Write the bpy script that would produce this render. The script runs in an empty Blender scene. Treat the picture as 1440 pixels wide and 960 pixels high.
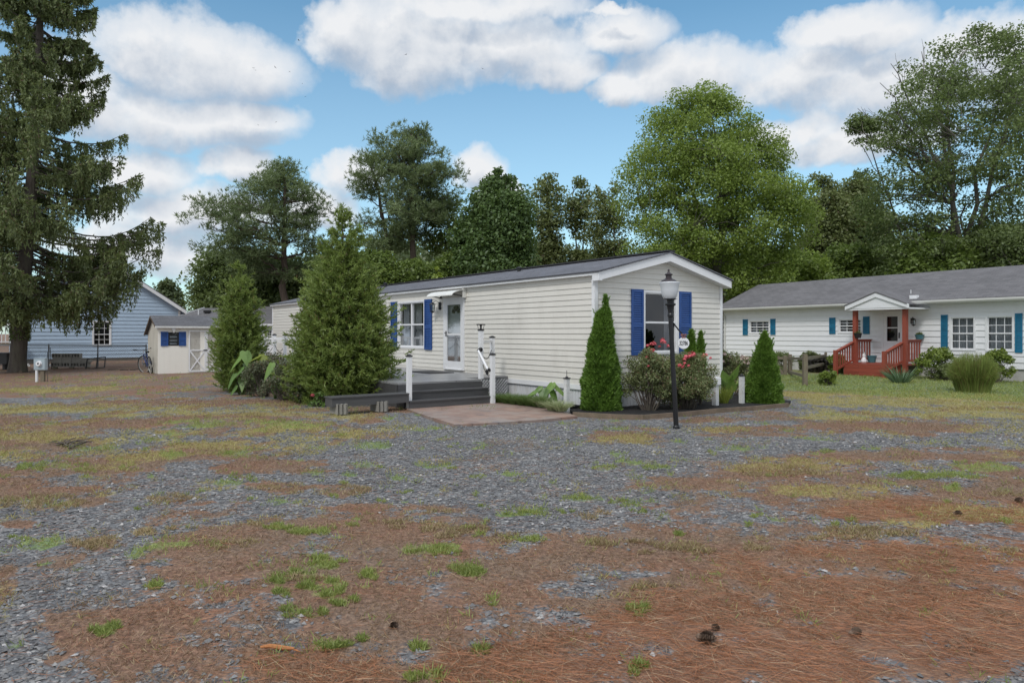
import bpy, math, random
import numpy as np
from mathutils import Vector

random.seed(7)
R = math.radians
sc = bpy.context.scene
COL = sc.collection
CAM_H = 1.55
F = 1000.0            # focal length in photo pixels (photo 1440 wide)
HZ = 468.0            # horizon row of the photo

# ------------------------------------------------------------------ helpers
def PX(px, depth): return (px - 720.0) / F * depth
def PZ(py, depth): return CAM_H - (py - HZ) / F * depth
def GD(py, z=0.0): return (CAM_H - z) * F / (py - HZ)
def GP(px, py, z=0.0):
    d = GD(py, z); return (PX(px, d), d)

def tag(o, label=None, cat=None, group=None, kind=None):
    if label: o['label'] = label
    if cat: o['category'] = cat
    if group: o['group'] = group
    if kind: o['kind'] = kind
    return o

def empty(name, loc=(0, 0, 0), rz=0.0):
    o = bpy.data.objects.new(name, None); COL.objects.link(o)
    o.empty_display_size = 0.2
    o.location = loc; o.rotation_euler = (0, 0, rz)
    return o

class MB:
    """collects polygons; all faces of one add() have the same corner count"""
    def __init__(s): s.v = []; s.f = []; s.n = 0
    def add(s, v, f):
        v = np.asarray(v, dtype=np.float32).reshape(-1, 3)
        f = np.asarray(f, dtype=np.int32)
        if len(v) == 0: return s
        s.v.append(v); s.f.append(f + s.n); s.n += len(v); return s
    def box(s, c, d, rz=0.0):
        x, y, z = d[0] / 2, d[1] / 2, d[2] / 2
        v = np.array([(-x,-y,-z),(x,-y,-z),(x,y,-z),(-x,y,-z),(-x,-y,z),(x,-y,z),(x,y,z),(-x,y,z)], dtype=float)
        if rz:
            c_, s_ = math.cos(rz), math.sin(rz)
            v = np.stack([v[:,0]*c_-v[:,1]*s_, v[:,0]*s_+v[:,1]*c_, v[:,2]], 1)
        return s.add(v + np.array(c), [(0,3,2,1),(4,5,6,7),(0,1,5,4),(1,2,6,5),(2,3,7,6),(3,0,4,7)])
    def lohi(s, a, b):
        return s.box([(a[i]+b[i])/2 for i in range(3)], [abs(b[i]-a[i]) for i in range(3)])
    def beam(s, p0, p1, w, h, up=(0,0,1)):
        p0 = Vector(p0); p1 = Vector(p1); d = (p1-p0)
        L = d.length; d.normalize(); u = Vector(up)
        sd = d.cross(u)
        if sd.length < 1e-4: sd = Vector((1,0,0))
        sd.normalize(); u = sd.cross(d).normalized()
        v = []
        for p in (p0, p1):
            for a, b in ((-1,-1),(1,-1),(1,1),(-1,1)):
                v.append(p + sd*(a*w/2) + u*(b*h/2))
        return s.add([tuple(q) for q in v], [(0,1,2,3),(7,6,5,4),(0,4,5,1),(1,5,6,2),(2,6,7,3),(3,7,4,0)])
    def tube(s, pts, rad, n=6, cap=True):
        pts = np.asarray(pts, dtype=float); m = len(pts)
        rad = np.broadcast_to(np.asarray(rad, dtype=float), (m,))
        t = np.gradient(pts, axis=0); t /= (np.linalg.norm(t, axis=1, keepdims=True)+1e-9)
        ref = np.array([0,0,1.0]) if abs(t[:,2]).mean() < 0.8 else np.array([1.0,0,0])
        a = np.cross(t, ref); a /= (np.linalg.norm(a, axis=1, keepdims=True)+1e-9)
        b = np.cross(t, a)
        th = np.arange(n)/n*2*math.pi
        v = pts[:,None,:] + rad[:,None,None]*(np.cos(th)[None,:,None]*a[:,None,:] + np.sin(th)[None,:,None]*b[:,None,:])
        i = np.arange(m-1)[:,None]*n; j = np.arange(n)[None,:]; j2 = (j+1)%n
        f = np.stack([i+j, i+j2, i+n+j2, i+n+j], -1).reshape(-1,4)
        s.add(v.reshape(-1,3), f)
        if cap and n > 3:
            s.f.append(np.array([list(range(n))[::-1]], dtype=np.int32) + s.n - m*n)
            s.f.append(np.array([list(range(n))], dtype=np.int32) + s.n - n)
        return s
    def lathe(s, prof, c=(0,0,0), n=16):
        """prof: (r,z) list"""
        th = np.arange(n)/n*2*math.pi
        v = np.array([[(r*math.cos(t)+c[0], r*math.sin(t)+c[1], z+c[2]) for t in th] for r, z in prof])
        m = len(prof)
        i = np.arange(m-1)[:,None]*n; j = np.arange(n)[None,:]; j2 = (j+1)%n
        f = np.stack([i+j, i+j2, i+n+j2, i+n+j], -1).reshape(-1,4)
        s.add(v.reshape(-1,3), f)
        s.f.append(np.array([list(range(n))[::-1]], dtype=np.int32) + s.n - m*n)
        s.f.append(np.array([list(range(n))], dtype=np.int32) + s.n - n)
        return s
    def prism(s, poly, vec):
        """poly: 3-D corner list, extruded by vec"""
        k = len(poly); p = np.array(poly, dtype=float); q = p + np.array(vec)
        s.add(np.concatenate([p, q]), [[i, (i+1)%k, k+(i+1)%k, k+i] for i in range(k)])
        s.f.append(np.array([list(range(k))[::-1]], dtype=np.int32) + s.n - 2*k)
        s.f.append(np.array([list(range(k))], dtype=np.int32) + s.n - k)
        return s
    def mesh(s, name, mat=None, smooth=False):
        me = bpy.data.meshes.new(name)
        v = np.concatenate(s.v)
        me.vertices.add(len(v)); me.vertices.foreach_set('co', v.ravel())
        loops = np.concatenate([f.ravel() for f in s.f])
        tot = np.concatenate([np.full(len(f), f.shape[1], dtype=np.int32) for f in s.f])
        st = np.concatenate([[0], np.cumsum(tot)[:-1]]).astype(np.int32)
        me.loops.add(len(loops)); me.loops.foreach_set('vertex_index', loops)
        me.polygons.add(len(tot)); me.polygons.foreach_set('loop_start', st); me.polygons.foreach_set('loop_total', tot)
        me.update(calc_edges=True)
        if smooth: me.shade_smooth()
        else: me.shade_flat()
        if mat: me.materials.append(mat)
        return me
    def build(s, name, mat, parent=None, loc=None, smooth=False, label=None):
        o = bpy.data.objects.new(name, s.mesh(name, mat, smooth)); COL.objects.link(o)
        if parent is not None: o.parent = parent
        if loc is not None: o.location = loc
        if label: o['label'] = label
        return o

def copy_tree(o, parent=None):
    c = o.copy(); COL.objects.link(c)
    if parent is not None: c.parent = parent
    for ch in list(o.children): copy_tree(ch, c)
    return c

# vectorised value noise
def vnoise(x, y, seed=0):
    xi = np.floor(x).astype(np.int64); yi = np.floor(y).astype(np.int64)
    fx = x-xi; fy = y-yi; fx = fx*fx*(3-2*fx); fy = fy*fy*(3-2*fy)
    def h(a, b):
        n = (a*374761393 + b*668265263 + seed*974711) & 0x7fffffff
        n = ((n ^ (n >> 13))*1274126177) & 0x7fffffff
        n = n ^ (n >> 16)
        return (n & 0xffff)/65535.0
    return (h(xi,yi)*(1-fx)+h(xi+1,yi)*fx)*(1-fy)+(h(xi,yi+1)*(1-fx)+h(xi+1,yi+1)*fx)*fy
def fbm(x, y, seed=0, o=4):
    s = 0; a = .5; t = 0
    for k in range(o):
        s = s + a*vnoise(x*2**k, y*2**k, seed+k*17); t += a; a *= .55
    return s/t
def sstep(a, b, x):
    t = np.clip((x-a)/(b-a), 0, 1); return t*t*(3-2*t)

# ------------------------------------------------------------------ materials
MATS = {}
def newmat(name):
    m = bpy.data.materials.new(name); m.use_nodes = True
    nt = m.node_tree; nt.nodes.clear(); MATS[name] = m
    return m, nt, nt.nodes, nt.links
def nd(nt, typ, **kw):
    n = nt.nodes.new(typ)
    for k, v in kw.items():
        if k in n.bl_rna.properties and not k.startswith('i_'):
            setattr(n, k, v)
    return n
def ramp(nt, stops, fac=None):
    r = nt.nodes.new('ShaderNodeValToRGB')
    e = r.color_ramp.elements
    while len(e) < len(stops): e.new(0.5)
    for el, (p, c) in zip(e, stops):
        el.position = p; el.color = tuple(c)+(1,) if len(c) == 3 else c
    if fac is not None: nt.links.new(fac, r.inputs[0])
    return r
def mixc(nt, fac, a, b, mode='MIX'):
    m = nt.nodes.new('ShaderNodeMix'); m.data_type = 'RGBA'; m.blend_type = mode
    for sock, v in ((m.inputs[0], fac), (m.inputs[6], a), (m.inputs[7], b)):
        if hasattr(v, 'links') or hasattr(v, 'is_linked'): nt.links.new(v, sock)
        elif isinstance(v, (int, float)): sock.default_value = v
        else: sock.default_value = tuple(v)+(1,) if len(v) == 3 else v
    return m.outputs[2]
def mth(nt, op, a, b=None, c=None, clamp=False):
    m = nt.nodes.new('ShaderNodeMath'); m.operation = op; m.use_clamp = clamp
    for i, v in enumerate((a, b, c)):
        if v is None: continue
        if isinstance(v, (int, float)): m.inputs[i].default_value = v
        else: nt.links.new(v, m.inputs[i])
    return m.outputs[0]
def noise(nt, vec, scale, detail=3, rough=.55):
    n = nt.nodes.new('ShaderNodeTexNoise'); n.inputs['Scale'].default_value = scale
    n.inputs['Detail'].default_value = detail; n.inputs['Roughness'].default_value = rough
    if vec is not None: nt.links.new(vec, n.inputs['Vector'])
    return n

def simple(name, col, rough=.6, var=.12, scale=3.0, bump=0.0, bscale=60, metal=0.0, stain=None, stretch=None, spec=.5):
    """plain procedural surface: base colour broken up by two noises"""
    m, nt, N, L = newmat(name)
    out = N.new('ShaderNodeOutputMaterial'); p = N.new('ShaderNodeBsdfPrincipled'); L.new(p.outputs[0], out.inputs[0])
    tc = N.new('ShaderNodeTexCoord'); v = tc.outputs['Object']
    if stretch:
        mp = N.new('ShaderNodeMapping'); mp.inputs['Scale'].default_value = stretch; L.new(v, mp.inputs[0]); v = mp.outputs[0]
    n1 = noise(nt, v, scale, 5, .6); n2 = noise(nt, v, scale*9, 3, .6)
    f = mth(nt, 'ADD', mth(nt, 'MULTIPLY', n1.outputs[0], .65), mth(nt, 'MULTIPLY', n2.outputs[0], .35))
    lo = [c*(1-var*1.6) for c in col]; hi = [min(1, c*(1+var)) for c in col]
    r = ramp(nt, [(.3, lo), (.7, hi)], f); c = r.outputs[0]
    if stain:
        n3 = noise(nt, v, stain[1], 6, .7)
        sr = ramp(nt, [(stain[2], (0,0,0)), (stain[3], (1,1,1))], n3.outputs[0])
        c = mixc(nt, mth(nt, 'MULTIPLY', sr.outputs[0], stain[4]), c, stain[0])
    L.new(c, p.inputs['Base Color']); p.inputs['Roughness'].default_value = rough; p.inputs['Metallic'].default_value = metal
    p.inputs['Specular IOR Level'].default_value = spec
    if bump:
        n4 = noise(nt, v, bscale, 4, .6); b = N.new('ShaderNodeBump'); b.inputs['Strength'].default_value = bump
        b.inputs['Distance'].default_value = .01; L.new(n4.outputs[0], b.inputs['Height']); L.new(b.outputs[0], p.inputs['Normal'])
    return m

def leafmat(name, dark, light, accent=None, pa=.06, trans=.3, clump=.6, rough=.5, gloss=.04):
    m, nt, N, L = newmat(name)
    out = N.new('ShaderNodeOutputMaterial')
    g = N.new('ShaderNodeNewGeometry'); tc = N.new('ShaderNodeTexCoord')
    n1 = noise(nt, tc.outputs['Object'], clump, 3, .6)
    f = mth(nt, 'ADD', mth(nt, 'MULTIPLY', g.outputs['Random Per Island'], .5), mth(nt, 'MULTIPLY', mth(nt, 'SUBTRACT', n1.outputs[0], .28), 1.1), clamp=True)
    c = ramp(nt, [(0, dark), (1, light)], f).outputs[0]
    if accent:
        wn = N.new('ShaderNodeTexWhiteNoise'); wn.noise_dimensions = '1D'; L.new(g.outputs['Random Per Island'], wn.inputs['W'])
        c = mixc(nt, mth(nt, 'LESS_THAN', wn.outputs[0], pa), c, accent)
    d = N.new('ShaderNodeBsdfDiffuse'); L.new(c, d.inputs[0])
    t = N.new('ShaderNodeBsdfTranslucent'); L.new(mixc(nt, .22, c, (.28,.36,.08)), t.inputs[0])
    mx = N.new('ShaderNodeMixShader'); mx.inputs[0].default_value = trans; L.new(d.outputs[0], mx.inputs[1]); L.new(t.outputs[0], mx.inputs[2])
    gl = N.new('ShaderNodeBsdfGlossy'); gl.inputs['Roughness'].default_value = rough
    m2 = N.new('ShaderNodeMixShader'); m2.inputs[0].default_value = gloss; L.new(mx.outputs[0], m2.inputs[1]); L.new(gl.outputs[0], m2.inputs[2])
    L.new(m2.outputs[0], out.inputs[0])
    return m

def glassmat(name, tint=(.75,.8,.82), gl=.22):
    m, nt, N, L = newmat(name)
    out = N.new('ShaderNodeOutputMaterial')
    t = N.new('ShaderNodeBsdfTransparent'); t.inputs[0].default_value = tuple(tint)+(1,)
    g = N.new('ShaderNodeBsdfGlossy'); g.inputs['Roughness'].default_value = .04
    lw = N.new('ShaderNodeLayerWeight'); lw.inputs[0].default_value = .35
    f = mth(nt, 'ADD', mth(nt, 'MULTIPLY', lw.outputs['Fresnel'], .45), gl*.2, clamp=True)
    mx = N.new('ShaderNodeMixShader'); L.new(f, mx.inputs[0]); L.new(t.outputs[0], mx.inputs[1]); L.new(g.outputs[0], mx.inputs[2])
    L.new(mx.outputs[0], out.inputs[0]); return m

def shingles(name, base, sx=.9, ys=True):
    m, nt, N, L = newmat(name)
    out = N.new('ShaderNodeOutputMaterial'); p = N.new('ShaderNodeBsdfPrincipled'); L.new(p.outputs[0], out.inputs[0])
    tc = N.new('ShaderNodeTexCoord'); mp = N.new('ShaderNodeMapping')
    if ys: mp.inputs['Rotation'].default_value = (0, 0, math.pi/2)
    L.new(tc.outputs['Object'], mp.inputs[0])
    b = N.new('ShaderNodeTexBrick'); L.new(mp.outputs[0], b.inputs['Vector'])
    b.inputs['Scale'].default_value = 1.0; b.inputs['Brick Width'].default_value = .3; b.inputs['Row Height'].default_value = .135
    b.inputs['Mortar Size'].default_value = .008; b.inputs['Bias'].default_value = 0
    b.inputs['Color1'].default_value = tuple(c*.72 for c in base)+(1,); b.inputs['Color2'].default_value = tuple(c*1.3 for c in base)+(1,)
    b.inputs['Mortar'].default_value = tuple(c*.35 for c in base)+(1,)
    n1 = noise(nt, tc.outputs['Object'], 1.1, 5, .6); n2 = noise(nt, tc.outputs['Object'], 90, 2, .6)
    c = mixc(nt, .55, b.outputs[0], ramp(nt, [(.3, [k*.75 for k in base]), (.7, [k*1.2 for k in base])], n1.outputs[0]).outputs[0])
    c = mixc(nt, .5, c, ramp(nt, [(.3, (.55,.55,.55)), (.7, (1.35,1.35,1.38))], n2.outputs[0]).outputs[0], 'MULTIPLY')
    L.new(c, p.inputs['Base Color']); p.inputs['Roughness'].default_value = .9
    bp = N.new('ShaderNodeBump'); bp.inputs['Strength'].default_value = .5; bp.inputs['Distance'].default_value = .012
    L.new(b.outputs['Fac'], bp.inputs['Height']); bp.invert = True; L.new(bp.outputs[0], p.inputs['Normal'])
    return m

def planks(name, base, width, along='x', rough=.6, gap=.006, var=.2, length=3.0, gapc=.25):
    m, nt, N, L = newmat(name)
    out = N.new('ShaderNodeOutputMaterial'); p = N.new('ShaderNodeBsdfPrincipled'); L.new(p.outputs[0], out.inputs[0])
    tc = N.new('ShaderNodeTexCoord'); mp = N.new('ShaderNodeMapping')
    if along == 'y': mp.inputs['Rotation'].default_value = (0, 0, math.pi/2)
    if along == 'z': mp.inputs['Rotation'].default_value = (0, math.pi/2, 0)      # boards standing, facing y
    if along == 'xz': mp.inputs['Rotation'].default_value = (math.pi/2, 0, 0)
    L.new(tc.outputs['Object'], mp.inputs[0])
    b = N.new('ShaderNodeTexBrick'); L.new(mp.outputs[0], b.inputs['Vector'])
    b.inputs['Scale'].default_value = 1; b.inputs['Brick Width'].default_value = length; b.inputs['Row Height'].default_value = width
    b.inputs['Mortar Size'].default_value = gap
    b.inputs['Color1'].default_value = tuple(c*(1-var) for c in base)+(1,); b.inputs['Color2'].default_value = tuple(min(1, c*(1+var)) for c in base)+(1,)
    b.inputs['Mortar'].default_value = tuple(c*gapc for c in base)+(1,)
    mp2 = N.new('ShaderNodeMapping'); mp2.inputs['Scale'].default_value = (1, 14, 14); L.new(mp.outputs[0], mp2.inputs[0])
    n2 = noise(nt, mp2.outputs[0], 3, 4, .6)
    c = mixc(nt, .6, b.outputs[0], ramp(nt, [(.3, (.7,.7,.7)), (.7, (1.2,1.2,1.2))], n2.outputs[0]).outputs[0], 'MULTIPLY')
    L.new(c, p.inputs['Base Color']); p.inputs['Roughness'].default_value = rough
    return m

vinyl     = simple('vinyl_siding_cream', (.72,.695,.64), .45, .05, .8, stain=((.40,.37,.32), 1.3, .55, .8, .35), stretch=(1,1,.6))
vinyl_b   = simple('vinyl_siding_blue', (.44,.56,.70), .5, .06, .7)
vinyl_w   = simple('painted_siding_white', (.80,.805,.82), .5, .04, .6, stain=((.5,.5,.47), 1.1, .58, .8, .4))
white     = simple('white_paint', (.79,.795,.81), .45, .04, 2.5, stain=((.5,.48,.44), 4, .58, .8, .35))
white_old = simple('weathered_white_paint', (.66,.665,.66), .6, .08, 5, stain=((.35,.33,.28), 9, .52, .75, .6))
skirt_m   = simple('white_skirting', (.68,.69,.71), .5, .06, 2, stain=((.42,.39,.33), 2.2, .5, .75, .5), stretch=(2,2,.7))
blue      = simple('blue_shutter_paint', (.018,.075,.27), .5, .18, 3)
teal      = simple('teal_shutter_paint', (.008,.15,.27), .5, .15, 3)
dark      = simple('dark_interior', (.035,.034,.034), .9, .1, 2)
black     = simple('black_iron', (.012,.012,.014), .38, .2, 6, bump=.15, bscale=40)
blackpl   = simple('black_plastic', (.02,.02,.022), .5, .2, 8)
curtain   = simple('sheer_curtain', (.42,.42,.44), .9, .1, 6)
concrete  = simple('concrete_block', (.30,.285,.255), .95, .18, 5, bump=.5, bscale=50)
foundat   = simple('pale_foundation', (.5,.49,.47), .9, .08, 2, stain=((.25,.24,.21), 1.5, .5, .75, .6))
shed_m    = simple('shed_panel_paint', (.84,.81,.74), .75, .03, 1.0)
shed_s    = simple('shed_side_panel', (.58,.55,.48), .8, .1, 2, stain=((.22,.2,.17), 1.5, .5, .8, .5), stretch=(3,3,.6))
redwood   = planks('red_stained_wood', (.27,.058,.034), .14, 'xz', .6, .005, .14, 4, .4)
redpost   = simple('red_stained_post', (.29,.065,.038), .6, .15, 6, stretch=(5,5,.8))
oldwood   = simple('weathered_rail_wood', (.20,.165,.12), .9, .25, 5, bump=.4, stretch=(4,4,1.2), stain=((.1,.14,.06), 5, .5, .7, .5))
deckdark  = planks('dark_composite_boards', (.075,.074,.076), .16, 'x', .5, .003, .12, 30, .4)
deckgrey  = planks('grey_composite_decking', (.27,.27,.275), .14, 'x', .34, .006, .12, 3.6, .3)  # sheen on the floor boards is put into this lighter grey
bark_p    = simple('pine_bark', (.115,.085,.065), .95, .3, 3, bump=.6, bscale=18, stretch=(2,2,.5))
bark_g    = simple('grey_bark', (.13,.118,.10), .95, .3, 3, bump=.5, bscale=18, stretch=(2,2,.5))
bark_d    = simple('dark_bark', (.11,.09,.075), .95, .3, 4, bump=.6, bscale=16, stretch=(2,2,.5), stain=((.10,.11,.06), 2, .5, .7, .5))
glass     = glassmat('window_glass')
glass_d   = glassmat('dark_window_glass', (.6,.62,.65), .4)
roof_home = shingles('home_roof_shingles', (.125,.127,.145))
roof_n    = shingles('neighbour_roof_shingles', (.145,.14,.145), ys=False)
roof_s    = shingles('shed_roof_shingles', (.12,.12,.13), ys=False)
mulch_m   = simple('black_mulch', (.012,.010,.010), .95, .4, 14, bump=1, bscale=50)
edge_m    = simple('edging_board', (.19,.14,.10), .9, .25, 4, bump=.4, stain=((.12,.12,.07), 3, .5, .7, .5))
meter_m   = simple('grey_blue_metal', (.36,.43,.47), .45, .08, 3)
awn_m     = simple('white_awning_metal', (.74,.73,.69), .4, .05, 3)
frost     = simple('frosted_globe', (.62,.64,.67), .25, .04, 6)
petal_r   = leafmat('red_rose_petal', (.60,.07,.10), (.80,.22,.25), trans=.3)
petal_w   = leafmat('pale_pink_petal', (.62,.42,.40), (.75,.66,.60), trans=.3)

L_maple  = leafmat('maple_leaves', (0.103, 0.167, 0.025), (0.345, 0.448, 0.086), trans=0.48, clump=.35)
L_oak    = leafmat('oak_leaves', (0.081, 0.115, 0.038), (0.218, 0.287, 0.092), trans=0.45, clump=.4)
L_dull   = leafmat('dull_leaves', (0.103, 0.132, 0.046), (0.265, 0.310, 0.115), accent=(.15,.12,.05), pa=.03, trans=0.45, clump=.5)
L_ivy    = leafmat('dark_evergreen_leaves', (0.050, 0.094, 0.033), (0.154, 0.242, 0.066), trans=0.38, clump=.6)
L_lime   = leafmat('lime_leaves', (.12,.18,.02), (.30,.38,.04), trans=.4, clump=.8)
L_fresh  = leafmat('understorey_leaves', (.08,.13,.025), (.23,.31,.065), trans=0.45, clump=.4)
L_pine   = leafmat('pine_needles', (0.075, 0.109, 0.046), (0.241, 0.310, 0.127), trans=0.32, clump=.5)
L_spruce = leafmat('spruce_needles', (0.077, 0.101, 0.036), (0.242, 0.292, 0.105), accent=(.14,.10,.055), pa=.05, trans=0.32, clump=.55)
L_crypt  = leafmat('cedar_sprays', (.10,.155,.035), (.35,.44,.11), accent=(.20,.12,.05), pa=.03, trans=0.35, clump=1.2)
L_arb    = leafmat('arborvitae_sprays', (.055,.13,.016), (.21,.35,.055), trans=.25, clump=3)
L_rose   = leafmat('rose_leaves', (.085,.12,.04), (.29,.32,.14), accent=(.22,.13,.08), pa=.09, trans=.25, clump=2.5)
L_azal   = leafmat('azalea_leaves', (0.056, 0.077, 0.042), (0.176, 0.182, 0.099), accent=(.20,.10,.07), pa=.06, trans=.2, clump=2.5)
L_ear    = leafmat('elephant_ear_leaf', (.09,.19,.03), (.26,.42,.08), trans=.4, clump=2, gloss=.08)
L_hosta  = leafmat('yellow_green_leaf', (.16,.22,.03), (.32,.36,.07), trans=.4, clump=3)
L_liri   = leafmat('border_grass_blades', (0.075, 0.134, 0.036), (0.204, 0.291, 0.086), trans=.35, clump=3)
L_vari   = leafmat('striped_grass_blades', (.24,.30,.12), (.55,.58,.36), trans=.3, clump=4)
L_bush   = leafmat('bright_bush_leaves', (0.091, 0.156, 0.019), (0.264, 0.319, 0.055), trans=.3, clump=2)
L_dkbush = leafmat('purple_bush_leaves', (.035,.03,.03), (.08,.07,.06), trans=.2, clump=2)
L_yucca  = leafmat('yucca_blades', (0.070, 0.126, 0.063), (0.169, 0.247, 0.130), trans=.15, clump=2)
L_fgrass = leafmat('fountain_grass_blades', (.11,.16,.035), (.30,.36,.09), accent=(.22,.15,.07), pa=.10, trans=.25, clump=2)
L_far    = leafmat('far_wood_leaves', (.07,.10,.045), (.17,.22,.09), trans=0.4, clump=.12)
L_grassg = leafmat('green_turf_blades', (.15,.20,.045), (.41,.46,.13), trans=.35, clump=1.2)
L_grassy = leafmat('yellow_turf_blades', (.26,.215,.07), (.52,.46,.17), trans=.3, clump=1.0)
L_dead   = leafmat('dead_turf_blades', (0.130, 0.078, 0.052), (0.388, 0.256, 0.156), accent=(.44,.34,.20), pa=.07, trans=.15, clump=1.5)
L_needle = leafmat('fallen_needles', (0.192, 0.072, 0.036), (0.528, 0.240, 0.120), accent=(.46,.32,.2), pa=.12, trans=.1, clump=1.2)
L_dry    = leafmat('dry_tuft_blades', (.20,.14,.08), (.50,.38,.22), accent=(.35,.33,.12), pa=.12, trans=.2, clump=1.5)
STONE    = leafmat('gravel_stones', (.075,.073,.074), (.27,.265,.262), accent=(.42,.40,.39), pa=.04, trans=0, clump=2, gloss=.07)

# ------------------------------------------------------------------ ground
def base_z(x, y):
    """slight rise of the yard by the steps and patio"""
    x = np.asarray(x, float); y = np.asarray(y, float)
    lx = (x-1.64)*.808+(y-14.1)*.589; ly = -(x-1.64)*.589+(y-14.1)*.808
    return .07*sstep(.3, 1.7, ly)*(1-sstep(-1.0, -.3, lx))*sstep(-9, -6, lx)
def gz(x, y):
    x = np.asarray(x, float); y = np.asarray(y, float)
    near = np.clip(1-y/40, 0, 1)
    return base_z(x, y) + (fbm(x*.6, y*.6, 3)-.5)*.05*near + (fbm(x*3, y*3, 5)-.5)*.016*near - .004
def gzf(x, y): return float(gz(np.array([x]), np.array([y]))[0])

# patches seen in the photo: centre px,py and half sizes in px -> places on the ground
P_DEAD = [(450,800,250,80),(560,850,250,85),(300,890,190,75),(1150,800,260,60),(1000,830,150,40),(600,760,170,30),(133,764,34,10),(400,685,55,9),(480,688,45,9),
 (60,700,90,20),(20,680,70,28),(130,652,110,20),(50,622,90,18),(280,638,110,16),(400,655,60,10),(330,597,150,9),(130,552,210,9),(40,535,80,9),
 (880,612,55,10),(1110,655,110,18),(1060,608,85,9),(1210,640,150,10),(1250,705,270,32),(1300,600,100,8),(1180,552,90,5),(1380,640,90,12),
 (1000,765,220,28),(900,780,130,25),(760,800,70,30),(1180,600,60,8),(560,715,90,9),(700,860,130,60),(480,930,260,45),(870,850,100,25),
 (150,600,150,8),(240,570,160,7),(30,590,60,8),(1020,680,130,14),(560,580,80,4),(1010,590,60,4),(1420,690,80,30),(800,760,60,14),(30,735,40,7)]
P_NEED = [(1260,870,290,100),(1370,790,200,50),(900,915,200,55),(1000,860,130,40),(430,935,120,30),(760,930,150,40),(1300,720,180,20)]
P_GREEN = [(385,820,16,5),(402,812,16,5),(425,806,16,5),(455,797,20,4),(396,835,12,5),(436,826,18,6),(458,836,20,6),(478,826,8,5),(415,860,18,6),(445,862,16,6),(478,850,16,5),(500,842,10,4),(520,808,8,7),(465,818,12,4),(392,741,18,4),(438,748,20,6),(662,800,14,9),(605,772,34,6),(655,800,20,10),(740,757,24,7),(740,718,34,7),(880,708,22,5),
 (150,884,18,9),(215,826,14,6),(90,657,36,7),(45,655,30,8),(85,710,26,5),(130,632,40,6),(245,640,20,5),(440,665,14,4),(510,653,18,4),(900,855,13,8),
 (890,935,12,10),(465,905,28,9),(675,915,14,7),(590,912,12,8),(600,950,25,8),(820,700,26,6),(1315,668,66,8),(1390,655,60,7),(1340,686,16,5),(920,655,28,5),
 (845,655,26,5),(1130,700,26,6),(1030,630,50,5),(620,805,16,6),(690,843,10,8),(20,905,14,5),(335,640,50,5),(410,600,60,5),(525,627,34,5),(560,672,14,4),(300,600,60,5)]
P_YEL = [(400,610,110,9),(270,582,150,7),(60,575,80,7),(470,610,70,7),(1110,652,95,12),(1340,580,130,8),(1230,566,110,7),(1410,600,60,8),(880,618,40,7),
 (1380,720,90,14),(90,575,120,7),(200,612,120,8),(20,640,50,8),(330,625,90,7),(480,590,60,5),(90,548,100,4),(1300,560,160,7),(1180,585,70,5),(300,685,40,7),(1000,605,60,5),(1250,740,90,10),(120,615,100,8),(1050,655,40,8),(160,640,80,8),(1200,690,120,10),(30,612,60,6),(430,588,80,4),(720,560,0,0),(560,600,40,5)]
def patchf(L_, x, y):
    d = np.maximum(y, .5)
    px = 720+F*x/d; py = HZ+CAM_H*F/d
    w = fbm(x*1.3+9, y*1.3, 31)-.5; w2 = fbm(x*5, y*5, 41)-.5
    m = np.zeros_like(x)
    for (cx, cy, rx, ry) in L_:
        if rx == 0: continue
        q = ((px-cx)/rx)**2 + ((py-cy)/ry)**2
        m = np.maximum(m, sstep(1.75, .2, q + w*2.4 + w2*(1.6 if rx > 60 else 3.2)))
    m3 = fbm(x*2.1+3, y*2.6, 43); m4 = fbm(x*8, y*8, 47, 3)
    return np.clip(m*(.25+.62*sstep(.3, .62, m3)+.55*m4), 0, 1)
def lawnf(x, y):
    """lawn in front of the white neighbour house and further back on the right"""
    e = (y - (18.9 + (x-7.2)*(-.80)))
    return sstep(-.3, .5, e + (fbm(x*.8, y*.8, 77)-.5)*1.6)*sstep(4.5, 6.2, x)
def lawn_yel(x, y):
    e = (y - (16.9 + (x-6.8)*(-1.75)))
    return sstep(-.5, .6, e + (fbm(x*.9, y*.9, 79)-.5)*2.2)*sstep(5.0, 6.5, x)*(y < 40)
def cover(x, y):
    dead = patchf(P_DEAD, x, y); need = patchf(P_NEED, x, y); gr = patchf(P_GREEN, x, y); ye = patchf(P_YEL, x, y)
    n = fbm(x*.55, y*.55, 51); n2 = fbm(x*1.6, y*1.1, 61)
    far = sstep(9, 16, y)
    bare = 1 - sstep(2.2, 4.5, np.abs(x-1.2-(y-10)*.1))*1.0          # the open gravel before the home
    dead = np.maximum(dead, sstep(.56, .66, n2)*(.25+.55*(1-bare))*(x < 12))
    dead = np.maximum(dead, sstep(24, 30, y)*.85)
    dead = np.maximum(dead, sstep(17, 22, y)*(x < -4)*(.35+.5*fbm(x*.7, y*.7, 19)))
    ye = np.maximum(ye, sstep(.60, .68, fbm(x*1.9+40, y*1.3, 71))*.7*(.3+.7*(1-bare)))
    gr = np.maximum(gr, sstep(.71, .76, fbm(x*2.3+5, y*2.3, 91)))
    lw = lawnf(x, y); ly = lawn_yel(x, y)*(.35+.65*sstep(.35, .55, fbm(x*2.2, y*1.5, 95)))
    ye = np.maximum(ye, ly*(1-lw)); gr = np.maximum(gr, lw)
    return dead, need, gr, ye

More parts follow.
